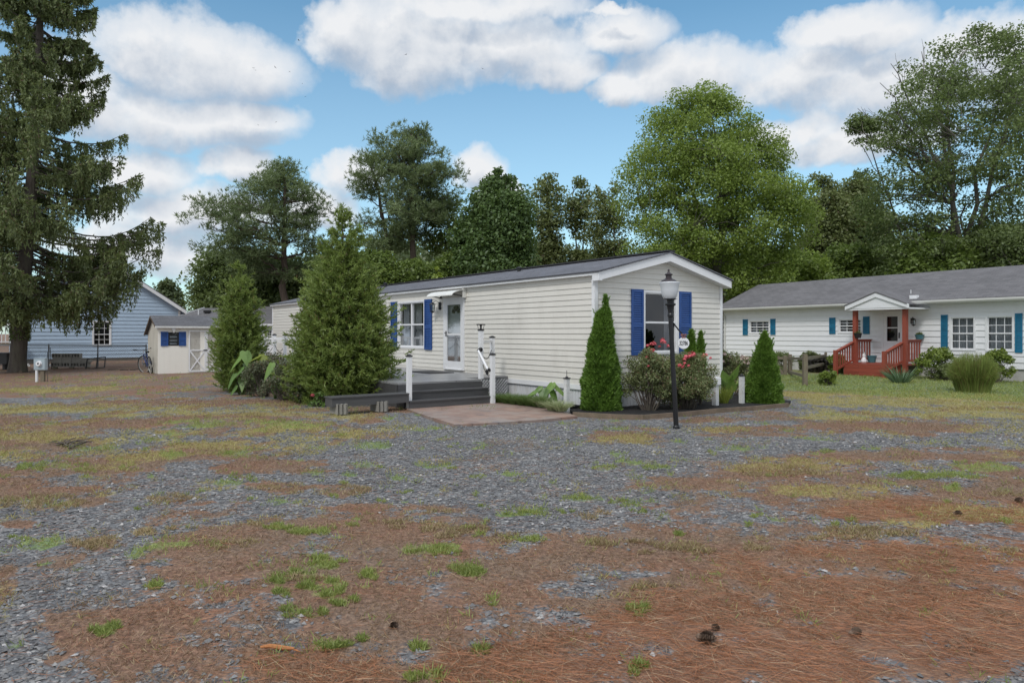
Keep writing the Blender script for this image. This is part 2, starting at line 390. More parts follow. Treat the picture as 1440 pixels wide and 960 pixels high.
def make_ground():
    ys = [-25, -15, -8, -3, 0, 1.2]
    y = 2.2
    while y < 60: ys.append(y); y *= 1.0085
    while y < 900: ys.append(y); y *= 1.08
    ys = np.array(ys); nu = 440
    u = np.linspace(-1, 1, nu)
    Y, U = np.meshgrid(ys, u, indexing='ij')
    half = .86*np.maximum(Y, 0) + 3 + 14*sstep(3, -10, Y) + np.maximum(Y-60, 0)*1.0
    X = U*half
    Z = gz(X, Y); Z = np.where(Y < 2.5, 0, Z)
    v = np.stack([X, Y, Z], -1).reshape(-1, 3)
    a, b = Y.shape
    i = np.arange(a-1)[:, None]*b; j = np.arange(b-1)[None, :]
    f = np.stack([i+j, i+j+1, i+b+j+1, i+b+j], -1).reshape(-1, 4)
    mb = MB(); mb.add(v, f)
    m, nt, N, L = newmat('ground_gravel_and_turf')
    me = mb.mesh('ground', m, smooth=True)
    d, n, g, ye = cover(v[:, 0], v[:, 1])
    at = me.color_attributes.new('cover', 'FLOAT_COLOR', 'POINT')
    at.data.foreach_set('color', np.stack([d, n, g, ye], -1).astype(np.float32).ravel())
    o = bpy.data.objects.new('ground', me); COL.objects.link(o); tag(o, kind='structure')
    # shader
    out = N.new('ShaderNodeOutputMaterial'); p = N.new('ShaderNodeBsdfPrincipled'); L.new(p.outputs[0], out.inputs[0])
    tc = N.new('ShaderNodeTexCoord'); V = tc.outputs['Object']
    ca = N.new('ShaderNodeAttribute'); ca.attribute_name = 'cover'
    sp = N.new('ShaderNodeSeparateColor'); L.new(ca.outputs['Color'], sp.inputs[0])
    nf = noise(nt, V, 26, 4, .7); nm = noise(nt, V, 7, 4, .65); nl = noise(nt, V, .9, 4, .6); nx = noise(nt, V, 80, 2, .6)
    mg = N.new('ShaderNodeMapping'); mg.inputs['Scale'].default_value = (.7, 1, 1); L.new(V, mg.inputs[0]); n3g = noise(nt, mg.outputs[0], 2.6, 5, .65)
    # gravel chips
    vo = N.new('ShaderNodeTexVoronoi'); vo.inputs['Scale'].default_value = 42; L.new(V, vo.inputs['Vector'])
    vb = N.new('ShaderNodeTexVoronoi'); vb.inputs['Scale'].default_value = 17; L.new(V, vb.inputs['Vector'])
    hs = N.new('ShaderNodeSeparateColor'); L.new(vo.outputs['Color'], hs.inputs[0])
    hb = N.new('ShaderNodeSeparateColor'); L.new(vb.outputs['Color'], hb.inputs[0])
    gc = ramp(nt, [(0, (.042,.042,.045)), (.45, (.125,.127,.133)), (.85, (.22,.222,.23)), (.97, (.44,.43,.41))], hs.outputs[0]).outputs[0]
    gb = ramp(nt, [(0, (.057,.056,.059)), (.6, (.15,.152,.158)), (.93, (.235,.234,.235)), (1, (.42,.40,.37))], hb.outputs[1]).outputs[0]
    gcol = mixc(nt, .45, gc, gb)
    edge = ramp(nt, [(.0, (1.1,1.1,1.1)), (.55, (.9,.9,.9)), (.9, (.35,.35,.35))], vo.outputs['Distance'])
    gcol = mixc(nt, .7, gcol, edge.outputs[0], 'MULTIPLY')
    gcol = mixc(nt, 1, gcol, ramp(nt, [(.3, (.95,.95,.96)), (.7, (1.4,1.39,1.37))], nl.outputs[0]).outputs[0], 'MULTIPLY')
    dirt = ramp(nt, [(.52, (0,0,0)), (.70, (1,1,1))], nm.outputs[0])
    gcol = mixc(nt, mth(nt, 'MULTIPLY', dirt.outputs[0], .35), gcol, (.13,.085,.06))
    # dead matted turf
    deadc = ramp(nt, [(.25, (.075,.048,.034)), (.5, (.20,.135,.095)), (.68, (.32,.225,.16)), (.8, (.42,.32,.22))], nf.outputs[0]).outputs[0]
    rust = mixc(nt, ramp(nt, [(.4, (0,0,0)), (.65, (1,1,1))], nl.outputs[0]).outputs[0], (1,1,1), (1.12,.86,.76))
    deadc = mixc(nt, 1, deadc, rust, 'MULTIPLY')
    mpn = N.new('ShaderNodeMapping'); mpn.inputs['Rotation'].default_value = (0,0,.5); mpn.inputs['Scale'].default_value = (1, 6, 1); L.new(V, mpn.inputs[0])
    ns = noise(nt, mpn.outputs[0], 22, 4, .7)
    needc = ramp(nt, [(.3, (.075,.042,.028)), (.52, (.25,.13,.075)), (.7, (.42,.25,.14))], ns.outputs[0]).outputs[0]
    grc = ramp(nt, [(.28, (.08,.12,.025)), (.5, (.19,.29,.06)), (.72, (.30,.42,.10))], nf.outputs[0]).outputs[0]
    yec = ramp(nt, [(.28, (.15,.115,.045)), (.5, (.32,.27,.095)), (.72, (.49,.44,.18))], nf.outputs[0]).outputs[0]
    def cut(ch, lo=.35, w=.22, nn=nf, k=.9):
        e = mth(nt, 'ADD', ch, mth(nt, 'MULTIPLY', mth(nt, 'SUBTRACT', nn.outputs[0], .5), k))
        e = mth(nt, 'ADD', e, mth(nt, 'MULTIPLY', mth(nt, 'SUBTRACT', nm.outputs[0], .5), 1.5))
        e = mth(nt, 'ADD', e, mth(nt, 'MULTIPLY', mth(nt, 'SUBTRACT', n3g.outputs[0], .5), 1.1))
        return mth(nt, 'SMOOTH_MIN', mth(nt, 'MAXIMUM', mth(nt, 'DIVIDE', mth(nt, 'SUBTRACT', e, lo), w), 0.0), 1.0, 0.05, clamp=True)
    c = mixc(nt, cut(sp.outputs[0]), gcol, deadc)
    c = mixc(nt, mth(nt, 'MULTIPLY', cut(sp.outputs[1], .42, .25, ns), .9), c, needc)
    c = mixc(nt, mth(nt, 'MULTIPLY', cut(ca.outputs['Alpha'], .5, .45), .85), c, yec)
    c = mixc(nt, mth(nt, 'MULTIPLY', cut(sp.outputs[2], .66, .45), .62), c, grc)
    L.new(c, p.inputs['Base Color'])
    p.inputs['Roughness'].default_value = .85; p.inputs['Specular IOR Level'].default_value = .35
    hgt = mth(nt, 'ADD', mth(nt, 'MULTIPLY', mth(nt, 'SUBTRACT', 1.0, vo.outputs['Distance']), .6), mth(nt, 'MULTIPLY', nf.outputs[0], .8))
    hgt = mth(nt, 'ADD', hgt, mth(nt, 'MULTIPLY', hs.outputs[1], .5))
    bp = N.new('ShaderNodeBump'); bp.inputs['Strength'].default_value = .9; bp.inputs['Distance'].default_value = .022
    L.new(hgt, bp.inputs['Height']); L.new(bp.outputs[0], p.inputs['Normal'])
    return o
make_ground()

rng = np.random.default_rng(11)
def unit(v): return v/(np.linalg.norm(v, axis=-1, keepdims=True)+1e-9)
def blades(mb, base, d, L_, w, bend=None, seed=0):
    """flat pointed blades: base (n,3), direction d (n,3), length (n), width (n)"""
    n = len(base); r = np.random.default_rng(seed)
    L_ = np.broadcast_to(L_, (n,))[:, None]; w = np.broadcast_to(w, (n,))[:, None]
    d = unit(d); s = unit(np.cross(d, r.normal(size=(n, 3))))
    tip = base+d*L_
    if bend is not None: tip = tip+bend
    mid = base+d*L_*.5
    v = np.stack([base-s*w*.3, base+s*w*.3, mid+s*w*.5, tip, mid-s*w*.5], 1).reshape(-1, 3)
    i = np.arange(n)[:, None]*5
    mb.add(v, i+np.array([[0, 1, 2, 3, 4]]))
def leaves(mb, c, nrm, L_, w, seed=0):
    """rhombic leaves centred at c with normals nrm"""
    n = len(c); r = np.random.default_rng(seed)
    L_ = np.broadcast_to(L_, (n,))[:, None]; w = np.broadcast_to(w, (n,))[:, None]
    nrm = unit(nrm); d = unit(np.cross(nrm, r.normal(size=(n, 3)))); s = np.cross(nrm, d)
    v = np.stack([c-d*L_*.5, c+s*w*.5-d*L_*.05, c+d*L_*.5, c-s*w*.5-d*L_*.05], 1).reshape(-1, 3)
    mb.add(v, np.arange(n)[:, None]*4+np.array([[0, 1, 2, 3]]))

def scatter_view(n, y0, y1, pw, r, half=.80):
    """points on the ground inside the view wedge, density falling with distance"""
    u = r.random(n); y = (y0**pw+(y1**pw-y0**pw)*u)**(1/pw)
    x = (r.random(n)*2-1)*(half*y)
    return x, y

def ground_stuff():
    r = np.random.default_rng(5)
    # loose stones
    x, y = scatter_view(60000, 2.9, 12, .9, r)
    d, nn, g, ye = cover(x, y)
    keep = r.random(len(x)) > np.maximum.reduce([d*1.35, nn*1.25, g*1.3])
    x, y = x[keep], y[keep]; n = len(x)
    z = gz(x, y)
    s = (.007+.013*r.random(n)**2.2)*(1+np.clip((y-5)*.06, 0, .5))
    dirs = np.array([(1,0,0),(-1,0,0),(0,1,0),(0,-1,0),(0,0,1),(0,0,-1)], float)
    k = dirs[None]*(s[:, None, None]*(.55+.9*r.random((n, 6, 1)))) + r.normal(size=(n, 6, 3))*s[:, None, None]*.22
    k[:, :, 2] *= .55
    v = (k+np.stack([x, y, z+s*.28], -1)[:, None, :]).reshape(-1, 3)
    t = np.array([(0,2,4),(2,1,4),(1,3,4),(3,0,4),(2,0,5),(1,2,5),(3,1,5),(0,3,5)])
    mb = MB(); mb.add(v, (np.arange(n)[:, None, None]*6+t[None]).reshape(-1, 3))
    tag(mb.build('gravel', STONE), 'loose dark grey gravel stones on the yard', 'gravel', kind='stuff')
    def carpet(name, idx, mat, n, y0, y1, pw, hl, wd, up, label, seed, thr=.45, cat='grass', zlift=0.0, dirb=None):
        r = np.random.default_rng(seed)
        x, y = scatter_view(n, y0, y1, pw, r); c = cover(x, y)[idx]
        fine = fbm(x*9, y*9, 200+seed, 3)
        f2 = fbm(x*3.1, y*3.1, 300+seed, 4)
        k = (c+(fine-.5)*1.3+(f2-.5)*1.5*(c < .97)) > thr
        if idx == 0: k &= cover(x, y)[2] < .6
        x, y = x[k], y[k]; n = len(x); z = gz(x, y)
        base = np.stack([x, y, z+zlift*r.random(n)], -1)
        a = r.random(n)*2*math.pi
        if dirb is not None: a = dirb[0]+r.normal(size=n)*dirb[1]+(r.random(n) < .5)*math.pi
        dd = np.stack([np.cos(a), np.sin(a), up[0]+up[1]*r.random(n)], -1)
        sc_ = 1+np.clip((y-5)*.07, 0, 1.6)
        mb = MB(); blades(mb, base, dd, (hl[0]+hl[1]*r.random(n))*np.sqrt(sc_), wd*sc_, seed=seed)
        tag(mb.build(name, mat), label, cat, kind='stuff')
    carpet('dead_grass', 0, L_dead, 270000, 2.8, 16, .85, (.014,.038), .0030, (.1,1.0), 'matted brown dead grass over the gravel yard', 1)
    carpet('pine_straw', 1, L_needle, 100000, 2.8, 11, .9, (.07,.10), .0022, (-.02,.18), 'long orange fallen pine needles in the yard', 2, .62, 'pine straw', .02, (-.55,.85))
    carpet('green_grass', 2, L_grassg, 260000, 2.8, 26, 1.0, (.022,.05), .0045, (.5,1.4), 'short bright green grass tufts in the gravel', 3, .5)
    carpet('yellow_grass', 3, L_grassy, 230000, 3.5, 24, 1.0, (.018,.04), .0042, (.4,1.3), 'thin yellowing grass along the yard edge', 4, .5)
    # sparse stray needles everywhere in front
    r = np.random.default_rng(55); x, y = scatter_view(9000, 2.8, 9, .8, r); n = len(x)
    a = r.random(n)*6.283
    mb = MB(); blades(mb, np.stack([x, y, gz(x, y)+.012], -1), np.stack([np.cos(a), np.sin(a), .05*r.normal(size=n)], -1), .05+.08*r.random(n), .002, seed=9)
    tag(mb.build('stray_needles', L_needle), 'single dry needles scattered over the grey gravel', 'pine straw', kind='stuff')
ground_stuff()
def tufts():
    r = np.random.default_rng(66); G_, D_ = MB(), MB()
    L_ = [(385,820,16,5),(402,812,16,5),(425,806,16,5),(455,797,20,4),(396,835,12,5),(436,826,18,6),(458,836,20,6),(478,826,8,5),(415,860,18,6),(445,862,16,6),(478,850,16,5),(500,842,10,4),(520,808,8,7),(465,818,12,4),(392,741,18,4),(438,748,20,6),(663,801,14,10),(605,772,34,5),(628,776,20,4),(655,800,20,8),(740,757,22,6),(740,718,30,5),(880,708,20,4),(150,884,18,8),(160,880,10,5),(217,826,14,6),(90,657,30,5),(45,655,26,6),(430,744,40,5),(395,742,16,4),(900,857,13,7),(892,940,12,9),(465,905,26,7),(510,900,12,5),(675,915,14,6),(592,912,12,6),(600,952,24,7),(818,700,26,5),(1315,668,60,7),(1340,686,14,4),(920,655,24,4),(845,655,22,4),(690,845,9,7),(530,655,10,3),(900,720,12,3),(450,790,30,6),(520,808,10,8)]
    for k in range(46): L_.append((r.uniform(0, 1440), r.uniform(590, 760), r.uniform(5, 16), r.uniform(2, 4)))
    DL = [(133,764,34,8),(1110,662,60,8),(480,688,40,6),(400,686,40,6),(640,745,40,8),(560,735,40,6),(250,700,40,6),(700,755,30,6),(60,705,50,9),(950,770,50,8),(860,760,40,6),(1220,750,60,8)]
    for k in range(18): DL.append((r.uniform(0, 1440), r.uniform(620, 830), r.uniform(10, 34), r.uniform(3, 6)))
    for mb, lst, dens in ((G_, L_, 1.0), (D_, DL, .9)):
        P = []; W = []; sub_ = []
        for (px, py, rx, ry) in lst:
            for j in range(int(2+rx*ry/26)):
                a = r.random()*6.283; q = r.random()**.6*1.1; k = r.uniform(.18, .5)*(1 if rx > 14 else 1.5)
                sub_.append((px+rx*q*math.cos(a), py+ry*q*math.sin(a), max(3, min(rx*k, 16)), max(1.6, min(ry*k*1.2, 5))))
        lst = sub_
        for (px, py, rx, ry) in lst:
            n = int(18+rx*ry*4.5*dens*r.uniform(.2, 1.1)); a = r.random(n)*6.283; q = np.sqrt(r.random(n))
            k_ = fbm(a*.8+px, q*2+py, 5, 2) > .38
            xx = px+rx*q*np.cos(a); yy = py+ry*q*np.sin(a); d = CAM_H*F/(yy-HZ); x = (xx-720)/F*d
            x, d, a, q = x[k_], d[k_], a[k_], q[k_]; P.append(np.stack([x, d, gz(x, d)], 1)); W.append(q)
        P = np.concatenate(P); W = np.concatenate(W); n = len(P); sc_ = 1+np.clip((P[:, 1]-5)*.05, 0, 1)
        dd = np.stack([r.normal(size=n)*.8, r.normal(size=n)*.8, .35+.9*r.random(n)], 1)
        blades(mb, P, dd, (.020+.036*r.random(n))*(1.15-.5*W)*np.sqrt(sc_), .0048*sc_, seed=3)
    tag(G_.build('weed_tufts', L_grassg), 'ragged green weed and crabgrass tufts growing through the gravel yard', 'weeds', kind='stuff')
    tag(D_.build('dry_tufts', L_dry), 'low tufts of dry brown grass standing on the gravel yard', 'dry grass', kind='stuff')
tufts()
#PART2

# ------------------------------------------------------------------ building pieces
class Wall:
    """a wall frame: point(s, z, out) in the parent's local axes"""
    def __init__(s, o, a, n): s.o = np.array(o, float); s.a = np.array(a, float); s.n = np.array(n, float)
    def p(s, t, z, q=0.0): return s.o+s.a*t+s.n*q+np.array([0, 0, z])
    def slab(s, mb, s0, s1, z0, z1, q0, q1):
        c = [s.p(t, z, q) for q in (q0, q1) for (t, z) in ((s0, z0), (s1, z0), (s1, z1), (s0, z1))]
        mb.add(c, [(0,1,2,3),(7,6,5,4),(0,4,5,1),(1,5,6,2),(2,6,7,3),(3,7,4,0)]); return mb

def siding(W, s0, s1, z0, z1, pitch, holes=(), lim=None, t=.014):
    """lapped boards with real laps; lim(z)->(s0,s1) clips gables; holes (s0,s1,z0,z1)"""
    mb = MB(); V = []; Fc = []
    nrow = int(math.ceil((z1-z0)/pitch-1e-6))
    def quad(a, b, c, d):
        k = len(V); V.extend([a, b, c, d]); Fc.append((k, k+1, k+2, k+3))
    for r in range(nrow):
        zb = z0+r*pitch; zt = min(zb+pitch, z1)
        cuts = sorted({zb, zt} | {z for h in holes for z in (h[2], h[3]) if zb < z < zt})
        for ca, cb in zip(cuts[:-1], cuts[1:]):
            mid = (ca+cb)/2
            hs = sorted((h[0], h[1]) for h in holes if h[2] <= mid <= h[3])
            e0, e1 = (lim(ca), lim(cb)) if lim else ((s0, s1), (s0, s1))
            if e0[1]-e0[0] < .01: continue
            segs = []; cur = None; lo = (e0[0], e1[0])
            for h in hs: segs.append((lo, (h[0], h[0]))); lo = (h[1], h[1])
            segs.append((lo, (e0[1], e1[1])))
            qa = t*(1-(ca-zb)/pitch); qb = t*(1-(cb-zb)/pitch)
            for (l, rr) in segs:
                quad(W.p(l[0], ca, qa), W.p(rr[0], ca, qa), W.p(max(rr[1], l[1]), cb, qb), W.p(l[1], cb, qb))
                if abs(ca-zb) < 1e-6:
                    quad(W.p(l[0], ca, 0), W.p(rr[0], ca, 0), W.p(rr[0], ca, qa), W.p(l[0], ca, qa))
    mb.add(V, Fc); return mb

def window(W, parent, s0, s1, z0, z1, fw=.05, sashes=1, cols=0, rows=0, split=.5, curt=0, mat=None, gl=None, fp=.03, label=None, sill=False, bars=.014):
    mat = mat or white; gl = gl or glass
    f = MB()
    W.slab(f, s0, s0+fw, z0, z1, -.06, fp); W.slab(f, s1-fw, s1, z0, z1, -.06, fp)
    W.slab(f, s0+fw, s1-fw, z1-fw, z1, -.06, fp-.002); W.slab(f, s0+fw, s1-fw, z0, z0+fw, -.06, fp-.002)
    wo = f.build('window', mat, parent, label=label)
    a = s0+fw; b = s1-fw; step = (b-a)/sashes
    m = MB(); zc = z0+fw+(z1-z0-2*fw)*split
    for k in range(sashes):
        x0 = a+k*step; x1 = x0+step
        W.slab(m, x0, x0+.028, z0+fw, z1-fw, -.045, -.002); W.slab(m, x1-.028, x1, z0+fw, z1-fw, -.045, -.002)
        W.slab(m, x0+.028, x1-.028, zc-.02, zc+.02, -.045, .002)
        W.slab(m, x0+.028, x1-.028, z0+fw, z0+fw+.025, -.045, -.004); W.slab(m, x0+.028, x1-.028, z1-fw-.025, z1-fw, -.045, -.004)
        for (q0, q1) in ((z0+fw+.025, zc-.02), (zc+.02, z1-fw-.025)):
            for c in range(1, cols):
                t = x0+step*c/cols; W.slab(m, t-bars/2, t+bars/2, q0, q1, -.036, -.022)
            for c in range(1, rows):
                t = q0+(q1-q0)*c/rows; W.slab(m, x0+.028, x1-.028, t-bars/2, t+bars/2, -.034, -.024)
    m.build('sash', mat, wo)
    g = MB(); g.add([W.p(a, z0+fw, -.04), W.p(b, z0+fw, -.04), W.p(b, z1-fw, -.04), W.p(a, z1-fw, -.04)], [(0, 1, 2, 3)])
    g.build('pane', gl, wo)
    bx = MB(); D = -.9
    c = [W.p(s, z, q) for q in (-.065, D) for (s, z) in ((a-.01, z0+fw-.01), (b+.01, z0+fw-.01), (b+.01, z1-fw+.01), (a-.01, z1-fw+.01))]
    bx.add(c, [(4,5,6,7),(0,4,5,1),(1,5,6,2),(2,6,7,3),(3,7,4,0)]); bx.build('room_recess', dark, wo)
    if curt:
        n = 60
        spans = {1: [(a, b)], 2: [(a, a+(b-a)*.28), (b-(b-a)*.28, b)], 3: [(a+.02, a+step*.35), (a+step*.55, a+step), (a+step+.03, a+step*1.4), (b-step*.45, b-.02)], 4: [(a+(b-a)*.80, b)]}[curt]
        for (u, v) in spans:
            cu = MB(); t = np.linspace(u, v, n); q = -.16+.02*np.sin(t*70)+.01*np.sin(t*31)
            P = [W.p(t[i], z0+fw, q[i]) for i in range(n)]+[W.p(t[i], z1-fw, q[i]) for i in range(n)]
            cu.add(P, [(i, i+1, n+i+1, n+i) for i in range(n-1)]); cu.build('curtain', curtain, wo)
    return wo

def shutter(W, parent, s0, s1, z0, z1, mat, q=.018, slats=True):
    m = MB(); fr = .045; zm = z0+(z1-z0)*.45
    W.slab(m, s0, s0+fr, z0, z1, q, q+.03); W.slab(m, s1-fr, s1, z0, z1, q, q+.03)
    for (a, b) in ((z0, z0+.07), (z1-.06, z1), (zm-.04, zm+.04)): W.slab(m, s0+fr, s1-fr, a, b, q, q+.028)
    W.slab(m, s0+fr, s1-fr, z0+.07, z1-.06, q, q+.006)
    for (a, b) in ((z0+.07, zm-.04), (zm+.04, z1-.06)):
        n = max(2, int((b-a)/.045))
        for k in range(n):
            z = a+(b-a)*(k+.5)/n
            P0 = W.p(s0+fr, z-.018, q+.026); P1 = W.p(s1-fr, z-.018, q+.026); P2 = W.p(s1-fr, z+.018, q+.008); P3 = W.p(s0+fr, z+.018, q+.008)
            m.add([P0, P1, P2, P3], [(0, 1, 2, 3)])
    return m.build('shutter', mat, parent)

def corner_board(W, parent, s0, s1, z0, z1, mat, q=.022):
    m = MB(); W.slab(m, s0, s1, z0, z1, .0, q); return m.build('corner_trim', mat, parent)

def lantern(parent, W, s, z, flip=1, name='wall_lantern'):
    """coach lantern on a curled bracket"""
    m = MB(); c = W.p(s, z, .03)
    W.slab(m, s-.05, s+.05, z-.10, z+.10, .012, .035)
    pts = [W.p(s+flip*.14*t, z+.06+.07*math.sin(t*math.pi), .03+.14*t) for t in np.linspace(0, 1, 8)]
    m.tube(pts, .009, 6)
    lc = W.p(s+flip*.14, z, .17)
    m.lathe([(.002, .10), (.03, .085), (.085, .045), (.09, .035)], lc, 10)
    m.lathe([(.065, -.155), (.07, -.14), (.035, -.17), (.01, -.19)], lc, 10)
    for k in range(6):
        a = k*math.pi/3
        m.tube([lc+np.array([.078*math.cos(a), .078*math.sin(a), .036]), lc+np.array([.062*math.cos(a), .062*math.sin(a), -.14])], .006, 5)
    o = m.build(name, blackpl, parent)
    g = MB(); g.lathe([(.03, .03), (.066, .02), (.052, -.13), (.02, -.14)], lc, 12); g.build('lantern_glass', glass, o)
    return o

# ------------------------------------------------------------------ the mobile home
TH = math.atan2(.589, .808)
VX = np.array([math.cos(TH), math.sin(TH)]); UX = np.array([-math.sin(TH), math.cos(TH)])
C0 = np.array([1.64, 14.1])
def HL(x, y): p = C0+VX*x+UX*y; return float(p[0]), float(p[1])   # home local -> world

home = empty('mobile_home', (C0[0], C0[1], 0), TH)
tag(home, 'long cream sided mobile home with royal blue shutters and white door behind the steps', 'mobile home')
HW, HLn, ZB, ZE = 3.94, 20.1, .50, 2.69
WL = Wall((0, 0, 0), (0, 1, 0), (-1, 0, 0))             # the long wall, s = local y
WG = Wall((0, 0, 0), (1, 0, 0), (0, -1, 0))             # gable wall, s = local x
winL = (6.85, 8.47, 1.114, 2.46); doorL = (4.80, 5.81, .60, 2.46); winG = (1.36, 2.46, 1.10, 2.445)
siding(WL, 0, HLn, ZB, ZE, .1152, [winL, doorL], t=.015).build('wall', vinyl, home)
RZ = 3.24; sl = (RZ-2.74)/(HW/2+.1)
def glim(z):
    if z <= ZE+.02: return (0, HW)
    k = min((z-ZE-.02)/sl, HW/2-.001); return (k, HW-k)
siding(WG, 0, HW, ZB, 3.16, .1152, [winG], glim, t=.015).build('wall', vinyl, home, label='gable end wall with one tall window')
bw = MB(); bw.add([(HW,0,ZB),(HW,HLn,ZB),(HW,HLn,ZE),(HW,0,ZE),(0,HLn,ZB),(0,HLn,ZE),(HW/2,HLn,3.16)], [(0,1,2,3)])
bw.f.append(np.array([[4, 1, 2, 6, 5]], dtype=np.int32)); bw.build('wall', vinyl, home, label='plain rear and far end walls')
# skirting: ribbed panels with a white band on top
sk = MB()
for W, L_ in ((WL, HLn), (WG, HW)):
    n = int(L_/.1)
    for k in range(n):
        s = k*L_/n; W.slab(sk, s, s+L_/n*.86, -.15, ZB-.09, -.03, -.012); W.slab(sk, s+L_/n*.86, s+L_/n, -.15, ZB-.09, -.03, -.022)
    
sk.lohi((HW-.02, .0, -.15), (HW+.0, HLn, ZB)); sk.lohi((.0, HLn-.02, -.15), (HW-.02, HLn, ZB))
sk.build('skirting', skirt_m, home)
bd = MB(); WL.slab(bd, 0, HLn, ZB-.10, ZB+.0, -.02, .026); WG.slab(bd, .0, HW, ZB-.10, ZB, -.02, .024); bd.build('skirt_band', white, home)
ct = MB(); WL.slab(ct, -.034, .055, ZB+.002, ZE+.05, -.01, .034); WG.slab(ct, .0, .055, ZB+.002, ZE+.05, .0, .033); ct.build('corner_trim', white, home)
ct = MB(); WG.slab(ct, HW-.06, HW+.02, ZB+.002, ZE+.03, -.01, .032); ct.build('corner_trim', white, home)
ct = MB(); WL.slab(ct, HLn-.07, HLn+.01, ZB+.002, ZE, -.01, .032); ct.build('corner_trim', white, home)
# roof: two slabs, dark shingle, with thickness
OG = .22; OS = .10
def roofslab(mb, x0, z0, x1, z1, y0, y1, th):
    mb.add([(x0,y0,z0),(x1,y0,z1),(x1,y1,z1),(x0,y1,z0),(x0,y0,z0-th),(x1,y0,z1-th),(x1,y1,z1-th),(x0,y1,z0-th)],
           [(0,1,2,3),(4,7,6,5),(0,4,5,1),(1,5,6,2),(2,6,7,3),(3,7,4,0)])
rf = MB(); roofslab(rf, -OS-.03, 2.765, HW/2, RZ+.03, -OG-.03, HLn+.1, .025); roofslab(rf, HW+OS+.03, 2.765, HW/2+.001, RZ+.03, -OG-.03, HLn+.1, .025)
ro = rf.build('roof', roof_home, home)
rc = MB(); rc.beam((HW/2, -OG-.03, RZ+.045), (HW/2, HLn+.1, RZ+.045), .24, .035); rc.build('ridge_cap', simple('ridge_cap_dark', (.035,.036,.04), .9), ro)
fa = MB()
for sgn in (0, 1):
    xa = -OS if sgn == 0 else HW+OS
    za = 2.735; zc = RZ-.0
    fa.prism([(xa, -OG, za), (HW/2, -OG, zc), (HW/2, -OG, zc-.17), (xa, -OG, za-.16)], (0, .025, 0))
    fa.prism([(xa, -OG+.025, za-.165), (HW/2, -OG+.025, zc-.172), (HW/2, 0.0, zc-.172), (xa, 0.0, za-.165)], (0, 0, .008))
fa.lohi((-OS-.006, -OG+.03, 2.685), (-OS+.018, HLn+.05, 2.735)); fa.lohi((-OS+.02, -OG+.03, 2.685), (.0, HLn, 2.695)); fa.lohi((-OS-.004, -OG+.002, 2.575), (-.0, -OG+.024, 2.735)); fa.lohi((-OS-.004, -OG+.026, 2.575), (-OS+.016, -.04, 2.683))
fa.lohi((HW+OS-.018, -OG, 2.60), (HW+OS+.006, HLn+.05, 2.735)); fa.lohi((HW+.0, 0, 2.60), (HW+OS-.02, HLn, 2.615))
fa.build('fascia', white, home)
# thin roof vents
for yy, hh in ((4.6, .12), (12.5, .16)):
    v = MB(); v.lathe([(.05, 0), (.05, hh), (.075, hh), (.075, hh+.03), (.01, hh+.05)], (1.55, yy, 3.12), 10); v.build('roof_vent', blackpl, ro)
window(WL, home, *winL, fw=.05, sashes=2, split=.5, curt=3, mat=white, label='double window with white sashes and drawn curtains')
window(WG, home, *winG, fw=.05, sashes=1, split=.5, curt=4, mat=white, gl=glass_d, label='tall dark window in the gable end')
for a, b in ((6.44, 6.83), (8.49, 8.89)): shutter(WL, home, a, b, 1.09, 2.47, blue)
for a, b in ((1.0, 1.345), (2.475, 2.86)): shutter(WG, home, a, b, 1.085, 2.455, blue)
# door: outer storm door with tall lite, inner white door with fan light
dm = MB(); s0, s1, z0, z1 = doorL
WL.slab(dm, s0, s0+.09, z0, z1, -.08, .04); WL.slab(dm, s1-.09, s1, z0, z1, -.08, .04); WL.slab(dm, s0+.09, s1-.09, z1-.10, z1, -.08, .042); WL.slab(dm, s0+.09, s1-.09, z0, z0+.03, -.08, .06)
do = dm.build('door', white, home, label='white storm door with a fan light behind its glass')
a, b = s0+.09, s1-.09
st = MB(); WL.slab(st, a, a+.08, z0+.03, z1-.1, .0, .032); WL.slab(st, b-.08, b, z0+.03, z1-.1, .0, .032)
WL.slab(st, a+.08, b-.08, z1-.18, z1-.1, .0, .032); WL.slab(st, a+.08, b-.08, z0+.03, z0+.22, .0, .032); WL.slab(st, a+.08, b-.08, 1.49, 1.54, .0, .034)
st.build('storm_frame', white, do)
g = MB(); g.add([WL.p(a+.08, z0+.22, .012), WL.p(b-.08, z0+.22, .012), WL.p(b-.08, z1-.18, .012), WL.p(a+.08, z1-.18, .012)], [(0,1,2,3)]); g.build('pane', glass, do)
scn = MB(); scn.add([WL.p(a+.08, z0+.22, .004), WL.p(b-.08, z0+.22, .004), WL.p(b-.08, 1.49, .004), WL.p(a+.08, 1.49, .004)], [(0,1,2,3)])
m, nt, N, L = newmat('insect_screen'); out = N.new('ShaderNodeOutputMaterial'); tr = N.new('ShaderNodeBsdfTransparent'); df = N.new('ShaderNodeBsdfDiffuse'); df.inputs[0].default_value = (.05,.055,.06,1)
mx = N.new('ShaderNodeMixShader'); mx.inputs[0].default_value = .62; L.new(tr.outputs[0], mx.inputs[1]); L.new(df.outputs[0], mx.inputs[2]); L.new(mx.outputs[0], out.inputs[0])
scn.build('insect_screen', m, do)
inn = MB(); WL.slab(inn, a, b, z0+.03, z1-.1, -.075, -.05)
inn.build('inner_door', simple('inner_door_white', (.62,.64,.64), .5, .04), do)
cz, cs, rr = 2.05, (a+b)/2, .21
